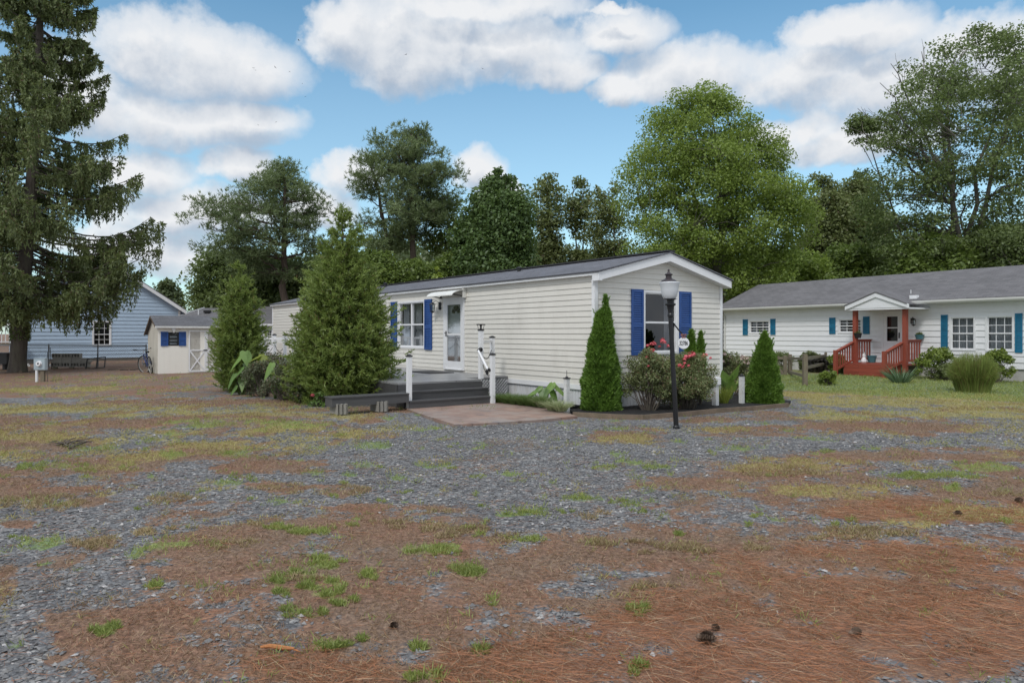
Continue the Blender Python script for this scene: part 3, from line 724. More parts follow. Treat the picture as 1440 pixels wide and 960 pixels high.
for k in range(4):
    f_ = MB(); t0 = R(6+k*43.5); t1 = R(6+k*43.5+37)
    pts = [WL.p(cs+.07*math.cos(t0), cz+.07*math.sin(t0), -.048)]+[WL.p(cs+rr*math.cos(t), cz+rr*math.sin(t), -.048) for t in np.linspace(t0, t1, 6)]+[WL.p(cs+.07*math.cos(t1), cz+.07*math.sin(t1), -.048)]
    f_.prism(pts, tuple(WL.n*.006)); f_.build('fan_light', dark, do)
hd = MB(); WL.slab(hd, b-.065, b-.03, 1.46, 1.60, .034, .045); hd.tube([WL.p(b-.05, 1.55, .04), WL.p(b-.05, 1.55, .085), WL.p(b-.15, 1.55, .085)], .011, 6); hd.build('handle', black, do)
# curved awning over the door
aw = MB(); n = 9
prof = [(.02+.44*math.sin(t), 2.47+.17*math.cos(t)) for t in np.linspace(0, 1.45, n)]
A0, A1 = 4.70, 5.98
V = [WL.p(A0, z, q) for q, z in prof]+[WL.p(A1, z, q) for q, z in prof]+[WL.p(A0, z-.012, q-.006) for q, z in prof]+[WL.p(A1, z-.012, q-.006) for q, z in prof]
Fq = []
for i in range(n-1):
    Fq += [(i, i+1, n+i+1, n+i), (2*n+i, 3*n+i, 3*n+i+1, 2*n+i+1), (i, 2*n+i, 2*n+i+1, i+1), (n+i, n+i+1, 3*n+i+1, 3*n+i)]
Fq.append((n-1, 3*n-1, 4*n-1, 2*n-1)); aw.add(V, Fq)
WL.slab(aw, A0+.02, A0+.04, 2.44, 2.66, .016, .12)
ao = aw.build('awning', awn_m, home, label='small white curved awning above the door')
for s in (A0+.05, A1-.05):
    br = MB(); br.beam(WL.p(s, 2.47, .02), WL.p(s, 2.52, .42), .02, .03); br.beam(WL.p(s, 2.60, .02), WL.p(s, 2.47, .05), .03, .03); br.build('bracket', blackpl, ao)
lantern(home, WL, 6.02, 2.27, 1)
# small electric boxes on the long wall, outdoor tap
tp = MB(); WL.slab(tp, 7.9, 7.98, .78, .86, .014, .05); tp.build('outlet_cover', white, home)

# ------------------------------------------------------------------ deck with steps, posts and rails
DZ = .555
deck = empty('deck', (C0[0], C0[1], 0), TH)
tag(deck, 'grey composite deck with three dark steps and white posts along the mobile home', 'deck')
fl = MB(); fl.lohi((-3.15, 2.30, DZ-.035), (-1.17, 2.9, DZ)); fl.lohi((-3.15, 2.9, DZ-.035), (-.035, 11.6, DZ)); fl.build('deck_floor', deckgrey, deck)
xs0, xs1 = -3.15, -1.15
for k, (yf, zt) in enumerate(((2.29, DZ-.036), (2.06, .395), (1.83, .235))):
    m_ = MB()
    if k == 0: m_.lohi((xs0, yf, .07), (xs1, yf+.02, DZ-.038))
    else:
        m_.lohi((xs0-.0, yf-.02, zt-.028), (xs1-.04*0+.0, yf+.26, zt)); m_.lohi((xs0, yf, .03), (xs1, yf+.018, zt-.03)); m_.lohi((xs1-.02, yf+.02, .03), (xs1-.002, yf+.24, zt-.03))
    m_.build('step', deckdark, deck)
# low bench board running left from the bottom step
bn = MB(); bn.lohi((-4.72, 1.80, .215), (-3.17, 2.12, .37)); bn.lohi((-4.74, 1.78, .372), (-3.17, 2.14, .392)); bn.build('bench_board', deckdark, deck)
# side skirt of deck
sk2 = MB(); sk2.lohi((-3.17, 2.32, .05), (-3.152, 11.6, DZ-.04)); sk2.lohi((-3.15, 11.58, .05), (0, 11.6, DZ-.04)); sk2.build('deck_skirt', deckdark, deck)
lt = MB()
for k in range(-8, 14):
    for sg in (1, -1):
        x0 = -1.12+k*.08; 
        x1 = x0+sg*.42; za, zb = .08, .50
        t0, t1 = 0, 1
        xa, xb = x0, x1
        lo, hi = -1.12, -.08
        if max(xa, xb) < lo or min(xa, xb) > hi: continue
        f0 = 0; f1 = 1
        dx = xb-xa
        ts = sorted([(lo-xa)/dx, (hi-xa)/dx]); f0 = max(0, ts[0]); f1 = min(1, ts[1])
        if f1-f0 < .05: continue
        lt.beam((xa+dx*f0, 2.86+.006*sg, za+(zb-za)*f0), (xa+dx*f1, 2.86+.006*sg, za+(zb-za)*f1), .006, .022, (0, 1, 0))
lt.build('lattice', white, deck)
def post(x, y, z0, z1, w=.084, cap=True, lamp=False, parent=deck):
    m_ = MB(); m_.lohi((x-w/2, y-w/2, z0), (x+w/2, y+w/2, z1)); o = m_.build('post', white, parent)
    c_ = MB(); c_.lohi((x-w/2-.012, y-w/2-.012, z1), (x+w/2+.012, y+w/2+.012, z1+.018))
    p = w/2+.008; V = [(x-p,y-p,z1+.018),(x+p,y-p,z1+.018),(x+p,y+p,z1+.018),(x-p,y+p,z1+.018),(x-.015,y-.015,z1+.045),(x+.015,y-.015,z1+.045),(x+.015,y+.015,z1+.045),(x-.015,y+.015,z1+.045)]
    c_.add(V, [(0,1,5,4),(1,2,6,5),(2,3,7,6),(3,0,4,7),(4,5,6,7)])
    if lamp:
        for a_, b_ in ((-1,-1),(1,-1),(1,1),(-1,1)): c_.tube([(x+a_*.04, y+b_*.04, z1+.03), (x+a_*.05, y+b_*.05, z1+.12)], .006, 5)
        c_.lathe([(.02, .03), (.02, .09), (.03, .12)], (x, y, z1), 8)
        c_.lohi((x-.07, y-.07, z1+.12), (x+.07, y+.07, z1+.145))
    c_.build('post_cap', blackpl, o)
    return o
post(-3.10, 1.93, -.05, 1.09)
post(-1.22, 1.80, -.05, 1.09)
post(-1.10, 2.42, DZ, 1.60, lamp=True)
post(-.50, 2.86, DZ, 1.44, w=.085)
def rail(p0, p1, w=.05, h=.06, name='rail', mat=None):
    m_ = MB(); m_.beam(p0, p1, w, h); return m_.build(name, mat or white, deck)
rail((-1.06, 2.45, 1.36), (-.54, 2.83, 1.36), .045, .05)
hr = MB(); hr.tube([(-1.22, 2.34, 1.17), (-1.30, 1.86, .79)], .024, 10); ho = hr.build('handrail', white, deck)
for p, q in (((-1.22, 2.34, 1.17), (-1.14, 2.38, 1.19)), ((-1.30, 1.86, .79), (-1.24, 1.83, .77))):
    hb = MB(); hb.tube([p, q], .035, 10); hb.tube([q, (q[0]+.02, q[1]+.01, q[2])], .05, 10); hb.build('rail_bracket', black, ho)
def chain(p0, p1, sag, n=12, r=.008):
    p0 = np.array(p0); p1 = np.array(p1); t = np.linspace(0, 1, n)[:, None]
    P = p0*(1-t)+p1*t; P[:, 2] -= (4*sag*t*(1-t))[:, 0]
    m_ = MB(); m_.tube(P, r, 5)
    for i in range(n): m_.lathe([(.006, -.006), (.013, 0), (.006, .006)], P[i], 6)
    return m_.build('chain', blackpl, deck)
chain((-1.06, 2.45, 1.13), (-.55, 2.82, 1.16), .17); chain((-1.06, 2.42, .92), (-1.2, 1.88, .70), .14); chain((-1.06, 2.45, .88), (-.55, 2.82, .80), .14)
hl = MB(); hl.lathe([(.002, .08), (.04, .06), (.042, .045), (.03, .04)], (-.95, 2.40, .72), 8); hl.lathe([(.03, .04), (.034, -.06), (.02, -.075)], (-.95, 2.40, .72), 8); hl.tube([(-.95, 2.40, .88), (-.95, 2.40, .8)], .004, 4)
hl.build('hanging_lantern', black, deck)
# white picket railing at the far end of the deck
for (xx, yy) in ((-3.08, 9.3), (-3.08, 10.2), (-3.08, 11.5), (-2.35, 11.5), (-1.6, 11.5), (-.85, 11.5)): post(xx, yy, DZ, 1.48, cap=True)
for z in (1.38, ):
    rail((-3.08, 9.35, z), (-3.08, 11.45, z)); rail((-3.03, 11.5, z), (-.12, 11.5, z))
rail((-3.08, 9.35, 1.30), (-3.08, 11.45, 1.30), .03, .03); 
pk = MB()
for x in np.arange(-2.95, -.2, .28): pk.lohi((x-.02, 11.49, .62), (x+.02, 11.51, 1.35))
pk.build('baluster', white, deck)
chain((-3.08, 9.35, 1.2), (-3.08, 10.15, 1.2), .18); chain((-3.08, 10.25, 1.2), (-3.08, 11.45, 1.2), .22); chain((-2.3, 11.45, 1.2), (-1.65, 11.45, 1.2), .18)
dm_ = MB(); dm_.lohi((-1.05, 4.75, DZ+.002), (-.35, 5.85, DZ+.018)); 
mt = dm_.build('door_mat', blackpl, None, (C0[0], C0[1], 0)); mt.rotation_euler = (0, 0, TH); tag(mt, 'dark rubber mat lying on the deck before the white door', 'door mat')
for i, lx in enumerate((-4.55, -3.75)):
    p = HL(lx, 1.9); b = MB()
    for q in ((-.095, -.065), (.065, .095), (-.012, .012)): b.lohi((q[0], -.19, 0), (q[1], .19, .19))
    b.lohi((-.0949, -.19, .001), (.0949, -.165, .189)); b.lohi((-.0949, .165, .001), (.0949, .19, .189))
    o = b.build('concrete_block', concrete, None, (p[0], p[1], gzf(*p)+.015)); o.rotation_euler = (0, 0, TH)
    tag(o, ['rough concrete block under the left end of the dark bench board', 'rough concrete block under the bench board nearer the steps'][i], 'concrete block', 'concrete blocks under the bench board')

# patio of slate-patterned pavers
def slate():
    m, nt, N, L = newmat('slate_patio'); out = N.new('ShaderNodeOutputMaterial'); p = N.new('ShaderNodeBsdfPrincipled'); L.new(p.outputs[0], out.inputs[0])
    tc = N.new('ShaderNodeTexCoord'); b = N.new('ShaderNodeTexBrick'); 
    mp = N.new('ShaderNodeMapping'); mp.inputs['Rotation'].default_value = (0, 0, TH+.1); L.new(tc.outputs['Object'], mp.inputs[0]); L.new(mp.outputs[0], b.inputs['Vector'])
    b.inputs['Scale'].default_value = 1; b.inputs['Brick Width'].default_value = .62; b.inputs['Row Height'].default_value = .42; b.inputs['Mortar Size'].default_value = .012; b.offset = .37
    b.inputs['Color1'].default_value = (.27,.155,.115,1); b.inputs['Color2'].default_value = (.20,.18,.175,1); b.inputs['Mortar'].default_value = (.07,.055,.05,1)
    n1 = noise(nt, tc.outputs['Object'], 2.6, 6, .65)
    c = mixc(nt, .5, b.outputs[0], ramp(nt, [(.3, (.11,.105,.105)), (.45, (.30,.19,.14)), (.58, (.36,.28,.23)), (.72, (.17,.17,.175))], n1.outputs[0]).outputs[0])
    L.new(c, p.inputs['Base Color']); p.inputs['Roughness'].default_value = .55
    bp = N.new('ShaderNodeBump'); bp.inputs['Strength'].default_value = .6; bp.inputs['Distance'].default_value = .01; L.new(mth(nt, 'SUBTRACT', n1.outputs[0], b.outputs['Fac']), bp.inputs['Height']); L.new(bp.outputs[0], p.inputs['Normal'])
    return m
pc = [GP(572, 576, .07), GP(600, 584, .07), GP(640, 594, .07), GP(700, 591, .07), GP(760, 587, .07), GP(812, 583.5, .05)]
poly = [(x, y, -.05) for x, y in pc]+[HL(-.75, .35)+(-.05,), HL(-.75, 1.7)+(-.05,), HL(-1.2, 2.0)+(-.05,), HL(-3.15, 2.0)+(-.05,)]
pt = MB(); pt.prism(poly, (0, 0, .137)); pt.v[0][len(poly):, 2] = [.020+.022*(-(p[0]-1.64)*.589+(p[1]-14.1)*.808+1.3) for p in poly]; po = pt.build('patio', slate()); tag(po, 'pinkish slate patterned patio slab at the foot of the steps', 'patio', kind='structure')

# planting beds and their edging
def bed(poly, z, name, label, h=.05):
    m_ = MB(); m_.prism([(x, y, -.05) for x, y in poly], (0, 0, .05+h)); o = m_.build(name, mulch_m); tag(o, kind='structure'); return o
def edging(pts, label, w=.045, h=.11):
    e = empty('garden_edging', (pts[0][0], pts[0][1], 0)); tag(e, label, 'edging')
    for a_, b_ in zip(pts[:-1], pts[1:]):
        m_ = MB(); q = lambda p: (p[0]-pts[0][0], p[1]-pts[0][1], gzf(*p)+.03)
        m_.beam(q(a_), q(b_), w, h); m_.build('board', edge_m, e)
    return e
eR = [GP(806, 581, .05), GP(862, 588), GP(905, 589.5), GP(960, 585), GP(1010, 580), GP(1060, 576), GP(1108, 571.5)]
bedR = eR+[GP(1112, 566), HL(4.9, 2.6), HL(3.98, 3.6), HL(3.98, -.02), HL(-.02, -.02), HL(-.4, .3)]
bed(bedR, 0, 'mulch_bed', '')
edging(eR, 'weathered wooden edging boards around the mulch bed at the gable end')
eL = [GP(335, 553), GP(372, 560), GP(410, 567), GP(445, 573.5), GP(478, 577.5)]
bed(eL+[HL(-4.2, 2.3), HL(-3.2, 2.3), HL(-3.2, 7.5), GP(330, 548)], 0, 'mulch_bed', '')
edging(eL, 'weathered wooden edging boards left of the bench under the dark shrubs')
bed([HL(-.75, .35), HL(-.02, .35), HL(-.02, 2.75), HL(-.75, 2.75)], 0, 'mulch_bed', '', .09)

# free standing posts
def solo_post(px, py, h, w, label, cap='black', z=0.0, spike=False, mat=None):
    x, y = GP(px, py, z); m_ = MB(); m_.lohi((-w/2, -w/2, -.1), (w/2, w/2, h))
    o = m_.build('post', mat or white_old, None, (x, y, z)); o.rotation_euler = (0, 0, TH); tag(o, label, 'post', 'white garden posts')
    c_ = MB(); c_.lohi((-w/2-.012, -w/2-.012, h), (w/2+.012, w/2+.012, h+.02))
    if cap == 'black':
        c_.lathe([(w*.45, .02), (w*.2, .045), (.002, .05)], (0, 0, h), 8)
        if spike: c_.tube([(0, 0, h+.04), (.0, 0, h+.16)], .006, 5)
        c_.build('post_cap', blackpl, o)
    else:
        c_.lohi((-w/2-.03, -w/2-.03, h-.14), (w/2+.03, w/2+.03, h)); c_.build('post_cap', white, o)
    o.name = 'garden_post'; return o
solo_post(797, 580, .66, .085, 'short white post with black cap and spike beside the patio', spike=True)
solo_post(1006, 573, .62, .10, 'white post with a white box cap beside the big rose bush', cap='white')
solo_post(1043, 570, .63, .085, 'plain white post between the large leaves and the cone shaped arborvitae', cap='black')

# ------------------------------------------------------------------ street lamp with the house number
lx, ly = GP(951, 602)
lamp = empty('lamp_post', (lx, ly, 0)); tag(lamp, 'black lamp post with frosted globe and oval number sign before the gable', 'lamp post')
tilt = -.052
def T(z, ox=0.0): return (ox+tilt*z, 0, z)
m_ = MB(); m_.tube([T(-.1), T(.5), T(1.2), T(1.82)], [.042, .040, .038, .036], 14)
m_.lathe([(.055, -.02), (.055, .03), (.043, .05)], (0, 0, 0), 14); m_.build('pole', black, lamp, smooth=False)
c_ = T(1.80); m_ = MB(); m_.lathe([(.036, 0), (.05, .02), (.05, .05), (.04, .07), (.048, .13), (.062, .19), (.085, .205), (.085, .225), (.055, .235), (.06, .285), (.11, .30)], c_, 18); m_.build('lamp_neck', black, lamp, smooth=False)
g0 = T(2.10); m_ = MB(); m_.lathe([(.085, 0), (.10, .012), (.125, .07), (.14, .15), (.148, .22), (.165, .255), (.168, .27), (.10, .285)], g0, 28); m_.build('globe', frost, lamp, smooth=True)
g1 = T(2.375); m_ = MB(); m_.lathe([(.13, 0), (.13, .012), (.105, .035), (.06, .055), (.048, .07), (.048, .11), (.064, .118), (.064, .13), (.035, .145), (.018, .165), (.012, .18), (.018, .19), (.014, .205), (.003, .215)], g1, 18); m_.build('lamp_cap', simple('dark_bronze_cap', (.035,.025,.028), .45, .2, 6), lamp)
b0 = T(1.72, .035); b1 = (T(1.50)[0]+.20, 0, 1.50)
m_ = MB(); m_.tube([b0, ((b0[0]+b1[0])/2, 0, (b0[2]+b1[2])/2-.005), b1], .012, 6); m_.tube([b1, (b1[0]+.03, 0, 1.49), (b1[0]+.03, 0, 1.46)], .006, 5)
so = m_.build('sign_arm', black, lamp)
sx, sz = b1[0]-.005, 1.385
def oval(rx, rz, y0, y1, nm, mat, par):
    P = [(sx+rx*math.cos(t), y0, sz+rz*math.sin(t)) for t in np.linspace(0, 2*math.pi, 28, endpoint=False)]
    q = MB(); q.prism(P, (0, y1-y0, 0)); return q.build(nm, mat, par)
sg = oval(.094, .094, -.008, .008, 'number_sign', white, lamp)
fc = bpy.data.curves.new('house_number', 'FONT'); fc.body = '32786'; fc.size = .078; fc.extrude = .0015; fc.align_x = 'CENTER'; fc.align_y = 'CENTER'; fc.offset = .0012
ft = bpy.data.objects.new('house_number_text', fc); COL.objects.link(ft); bpy.context.view_layer.update()
fm_ = bpy.data.meshes.new_from_object(ft.evaluated_get(bpy.context.evaluated_depsgraph_get())); bpy.data.objects.remove(ft)
fo = bpy.data.objects.new('house_number', fm_); COL.objects.link(fo); fo.parent = sg; fo.location = (sx, -.0105, sz-.004); fo.rotation_euler = (math.pi/2, 0, 0); fo.scale = (.72, 1.25, 1); fm_.materials.clear(); fm_.materials.append(black)
# small butterfly ornament on the sign
m_ = MB()
for s_ in (-1, 1):
    for k, (w_, h_, up) in enumerate(((.05, .04, .02), (.035, .03, -.02))):
        leaves(m_, np.array([[sx+s_*w_*.55, -.012, sz+.115+up]]), np.array([[s_*.3, -1, .1]]), w_*1.2, h_, seed=3+k+s_)
m_.tube([(sx, -.012, sz+.085), (sx, -.012, sz+.15)], .005, 5); m_.build('butterfly_ornament', simple('copper_ornament', (.22,.09,.07), .5), lamp)

# ------------------------------------------------------------------ white neighbour house
HD = math.atan2(-.872, .49)
hA = np.array([.49, -.872]); hA /= np.linalg.norm(hA); hN = np.array([hA[1], -hA[0]])   # outward (towards the camera) 
H2 = np.array([9.98, 33.5])
n2 = empty('white_house', (H2[0], H2[1], 0), HD)
tag(n2, 'long low white house with teal shutters and grey roof beyond the lawn', 'house')
# local axes: x along the wall, outward = -y  (rotation HD of +x gives hA; local -y gives the outward side)
WN = Wall((0, 0, 0), (1, 0, 0), (0, -1, 0))
def hs(px, q=0.0):
    a = (px-720)/F; o = -hN if False else np.array([hA[1], -hA[0]])
    # outward direction in world = rotate (0,-1) by HD
    ow = np.array([math.sin(HD), -math.cos(HD)])
    P = H2+ow*q
    return (a*P[1]-P[0])/(hA[0]-a*hA[1])
def hz(py, s, q=0.0):
    ow = np.array([math.sin(HD), -math.cos(HD)]); d = H2[1]+hA[1]*s+ow[1]*q
    return CAM_H-(py-HZ)*d/F
L2 = 16.0; Z2 = 2.62; B2 = .40; DP = 5.2
def hwin(pl, pr, pt_, pb):
    a_, b_ = hs(pl), hs(pr); m = (a_+b_)/2; return (a_, b_, hz(pb, m), hz(pt_, m))
w1 = hwin(1053.5, 1083, 450, 469.4); w2 = hwin(1178.6, 1213, 447.4, 468.8); w3 = hwin(1335.5, 1372.5, 444.3, 493); w4 = hwin(1386, 1427, 443, 494)
w5 = (w4[1]+1.6, w4[1]+2.5, w4[2], w4[3])
d0, d1 = hs(1240), hs(1270.6); dmid = (d0+d1)/2; dr = (d0, d1, .47, hz(437, dmid))
siding(WN, 0, L2, B2, Z2, .205, [w1, w2, w3, w4, w5, dr], t=.024).build('wall', vinyl_w, n2)
gb = MB()
gb.add([(0,0,B2),(0,DP,B2),(0,DP,Z2),(0,0,Z2),(0,DP/2,Z2+1.1),(L2,0,B2),(L2,DP,B2),(L2,DP,Z2),(L2,0,Z2),(L2,DP/2,Z2+1.1)], [(1,6,7,2)])
gb.f.append(np.array([[0,1,2,4,3],[5,6,7,9,8]], dtype=np.int32)); gb.build('wall', vinyl_w, n2, label='plain end and rear walls')
fo_ = MB(); fo_.lohi((.05, .03, -.3), (L2-.05, .12, B2-.002)); fo_.lohi((.05, .12, -.3), (.15, DP-.02, B2-.002)); fo_.lohi((L2-.15, .12, -.3), (L2-.05, DP-.02, B2-.002)); fo_.build('foundation', foundat, n2)
def roof2(mb, L0, L1, ye, ze, yr, zr, th=.06):
    mb.add([(L0,ye,ze),(L1,ye,ze),(L1,yr,zr),(L0,yr,zr),(L0,ye,ze-th),(L1,ye,ze-th),(L1,yr,zr-th),(L0,yr,zr-th)], [(0,1,2,3),(4,7,6,5),(0,4,5,1),(1,5,6,2),(2,6,7,3),(3,7,4,0)])
rb = MB(); roof2(rb, -.25, L2+.3, -.35, Z2+.10, DP/2, Z2+1.30); roof2(rb, -.25, L2+.3, DP+.35, Z2+.10, DP/2+.002, Z2+1.30); r2 = rb.build('roof', roof_n, n2)
fb = MB(); fb.lohi((-.25, -.37, Z2-.06), (L2+.3, -.345, Z2+.06)); fb.lohi((-.25, -.345, Z2-.03), (L2+.3, 0, Z2-.015))
fb.prism([(-.27, -.35, Z2+.06), (-.27, DP/2, Z2+1.24), (-.27, DP/2, Z2+1.10), (-.27, -.35, Z2-.06)], (.025, 0, 0)); fb.prism([(-.27, DP+.35, Z2+.06), (-.27, DP/2, Z2+1.24), (-.27, DP/2, Z2+1.10), (-.27, DP+.35, Z2-.06)], (.025, 0, 0)); fb.build('fascia', white, n2)
gt = MB(); pr_ = [(-.37, Z2+.06), (-.48, Z2+.06), (-.48, Z2-.0), (-.45, Z2-.05), (-.385, Z2-.05)]
gt.prism([(-.25, y, z) for y, z in pr_], (L2+.55, 0, 0)); gt.tube([(.12, -.40, Z2-.04), (.12, -.25, Z2-.18), (.12, -.05, Z2-.3), (.12, -.05, .2)], .035, 6); gt.build('gutter', simple('gutter_white', (.60,.60,.57), .5, .06), n2)
for k, w_ in enumerate((w1, w2, w3, w4, w5)):
    window(WN, n2, *w_, fw=.06, cols=3, rows=2 if k > 1 else 2, curt=2 if k < 2 else 1, split=.5, fp=.035, bars=.02)
sA, sB = hs(1045.4), hs(1052.2); shutter(WN, n2, sA, sB, hz(471, sA), hz(449, sA), teal)
sA, sB = hs(1084.2), hs(1091); shutter(WN, n2, sA, sB, hz(470.6, sA), hz(448.3, sA), teal)
sA, sB = hs(1167), hs(1175.4); shutter(WN, n2, sA, sB, hz(469.4, sA), hz(446.6, sA), teal)
sA, sB = hs(1214.6), hs(1223.3); shutter(WN, n2, sA, sB, hz(469.5, sA), hz(445, sA), teal)
sA, sB = hs(1324), hs(1333.4); shutter(WN, n2, sA, sB, hz(494, sA), hz(442.6, sA), teal)
sA, sB = hs(1428.3), hs(1438.6); shutter(WN, n2, sA, sB, hz(495.5, sA), hz(440.5, sA), teal)
# door
q = MB(); WN.slab(q, d0, d0+.08, .47, dr[3], -.05, .04); WN.slab(q, d1-.08, d1, .47, dr[3], -.05, .04); WN.slab(q, d0+.08, d1-.08, dr[3]-.08, dr[3], -.05, .042)
dd_ = q.build('door', white, n2)
q = MB(); a_, b_ = d0+.08, d1-.08; zt = dr[3]-.08; zg = 1.25
WN.slab(q, a_, a_+.13, .49, zt, -.02, .02); WN.slab(q, b_-.13, b_, .49, zt, -.02, .02); WN.slab(q, a_+.13, b_-.13, zt-.13, zt, -.02, .02); WN.slab(q, a_+.13, b_-.13, .49, zg, -.02, .02); WN.slab(q, a_+.13, b_-.13, 1.72, 1.76, -.015, .022); q.build('storm_frame', white, dd_)
q = MB(); q.add([WN.p(a_+.13, zg, .0), WN.p(b_-.13, zg, 0), WN.p(b_-.13, zt-.13, 0), WN.p(a_+.13, zt-.13, 0)], [(0,1,2,3)]); q.build('pane', glass_d, dd_)
q = MB(); q.add([WN.p(a_, .48, -.12), WN.p(b_, .48, -.12), WN.p(b_, zt, -.12), WN.p(a_, zt, -.12)], [(0,1,2,3)]); q.build('room_recess', dark, dd_)
q = MB(); WN.slab(q, b_-.08, b_-.05, 1.36, 1.56, .022, .05); q.build('handle', black, dd_)
lantern(n2, WN, hs(1285)-.05, hz(451, hs(1285)), 1)
# dryer vent on roof etc.
q = MB(); q.lohi((hs(1290)-.12, -.28, Z2+.14), (hs(1290)+.12, -.10, Z2+.27)); q.build('roof_vent', white, n2)
q = MB(); q.tube([(hs(1274), .3, Z2+.2), (hs(1274), .3, Z2+.5)], .014, 6); q.build('roof_pipe', white, n2)
# porch: platform, red steps, posts, rails and gabled hood (parts of the house)
QP = 1.0
p0_, p1_ = hs(1203, QP), hs(1273, QP); 
PZt = .45; pR = p1_+.04
q = MB(); q.lohi((p0_-.12, -QP-.02, PZt-.04), (pR+.05, -.04, PZt)); q.build('porch_floor', redwood, n2)
q = MB(); q.lohi((p0_-.1, -QP-.55, -.1), (p1_-.14, -QP-.53, .40)); q.lohi((p0_-.1, -QP-.55, .402), (p1_-.14, -QP-.02, .43)); q.lohi((p1_-.16, -QP-.53, -.1), (p1_-.14, -QP-.02, .40)); q.build('porch_steps', redwood, n2)
for s_ in (p0_, p1_):
    q = MB(); q.lohi((s_-.07, -QP-.07, PZt-.3), (s_+.07, -QP+.07, Z2-.13)); q.build('porch_post', redpost, n2)
def balustrade(A, B, zt, zb, nb, slope=False):
    q = MB(); A = np.array(A, float); B = np.array(B, float)
    for t in (zt, zb): q.beam(A+[0, 0, t], B+[0, 0, t], .05, .07)
    q.beam(A+[0, 0, zt+.05], B+[0, 0, zt+.05], .12, .03)
    for k in range(nb):
        P = A+(B-A)*(k+.5)/nb; q.lohi((P[0]-.02, P[1]-.02, P[2]+zb), (P[0]+.02, P[1]+.02, P[2]+zt))
    return q.build('porch_railing', redpost, n2)
balustrade((p0_, -QP, PZt), (p0_, -.08, PZt), .80, .12, 6)
balustrade((p1_, -QP, PZt), (p1_, -.08, PZt), .80, .12, 6)
for s_ in (p0_-.06, p1_-.08):
    balustrade((s_, -QP-1.0, .12), (s_, -QP-.05, PZt), .72, .10, 7)
    q = MB(); q.lohi((s_-.06, -QP-1.12, -.1), (s_+.06, -QP-1.0, .92)); q.build('newel_post', redpost, n2)
# hood
e0, e1 = hs(1195, QP+.15), hs(1277.5, QP+.15); em = (e0+e1)/2; zh = Z2-.10; zp = hz(411.5, em, QP+.15)
q = MB(); q.add([(e0-.12,-QP-.32,zh+.06),(em,-QP-.32,zp+.04),(em,.6,zp+.04),(e0-.12,-.3,zh+.06),(e0-.12,-QP-.32,zh+.02),(em,-QP-.32,zp),(em,.6,zp),(e0-.12,-.3,zh+.02)], [(0,1,2,3),(4,7,6,5),(0,4,5,1),(3,7,4,0)])
q.add([(e1+.04,-QP-.32,zh+.06),(em+.001,-QP-.32,zp+.04),(em+.001,.6,zp+.04),(e1-.25,-.3,zh+.06),(e1+.04,-QP-.32,zh+.02),(em+.001,-QP-.32,zp),(em+.001,.6,zp),(e1-.25,-.3,zh+.02)], [(0,1,2,3),(4,7,6,5),(0,4,5,1),(3,7,4,0)])
ph = q.build('porch_roof', roof_n, n2)
q = MB(); y_ = -QP-.30
q.prism([(e0-.1, y_, zh+.02), (em, y_, zp-.01), (em, y_, zp-.16), (e0-.1, y_, zh-.12)], (0, .03, 0)); q.prism([(e1+.1, y_, zh+.02), (em, y_, zp-.01), (em, y_, zp-.16), (e1+.1, y_, zh-.12)], (0, .03, 0))
q.prism([(e0-.06, y_+.05, zh-.08), (e1+.06, y_+.05, zh-.08), (em, y_+.05, zp-.1)], (0, .03, 0)); q.lohi((e0-.08, y_+.06, zh-.14), (e1+.08, -.02, zh-.09)); q.build('porch_gable', white, ph)
# lattice-ish support under the porch at right
q = MB()
q.lohi((pR-.1, -QP+.02, -.1), (pR, -QP+.12, PZt-.05))
q.build('porch_leg', redpost, n2)
# things standing on the porch
def on_h2(s, qq, z):
    ow = np.array([math.sin(HD), -math.cos(HD)]); P = H2+hA*s+ow*qq; return (float(P[0]), float(P[1]), z)
def pot(name, loc, r, h, mat, label, cat='flower pot', plant=None):
    q = MB(); q.lathe([(r*.7, 0), (r, h*.9), (r*1.08, h*.9), (r*1.08, h), (r*.9, h), (r*.85, h*.8)], (0, 0, 0), 12); o = q.build(name, mat, None, loc); tag(o, label, cat)
    if plant:
        q = MB(); rr_ = np.random.default_rng(3); n = 90; dd = rr_.normal(size=(n, 3)); dd[:, 2] = abs(dd[:, 2]); blades(q, np.zeros((n, 3))+[0, 0, h*.8], dd, .16, .03, seed=2); q.build('foliage', plant, o)
    return o
tealpot = simple('teal_glaze', (.06,.17,.20), .4); 
pot('flower_pot', on_h2(d0-.1, .45, PZt), .17, .26, tealpot, 'squat teal pot standing on the red porch floor')
pot('hanging_basket', on_h2(hs(1206.5, QP), QP, 1.36), .14, .18, blackpl, 'dark hanging basket on the left red porch post', 'hanging basket', L_dull)
pot('flower_pot', on_h2(p1_, .16, PZt+.87), .15, .17, tealpot, 'grey teal pot on the right corner of the red porch railing', 'flower pot', L_dull)
q = MB(); q.lathe([(.09, 0), (.11, .05), (.08, .14), (.045, .2), (.055, .25), (.05, .3), (.01, .33)], (0, 0, 0), 10); q.lathe([(.02, .25), (.012, .36), (.003, .40)], (.02, 0, 0), 6)
tag(q.build('garden_figurine', white, None, on_h2(p0_+.2, QP-.2, PZt)), 'small white garden figurine at the left porch post', 'figurine')
#PART3

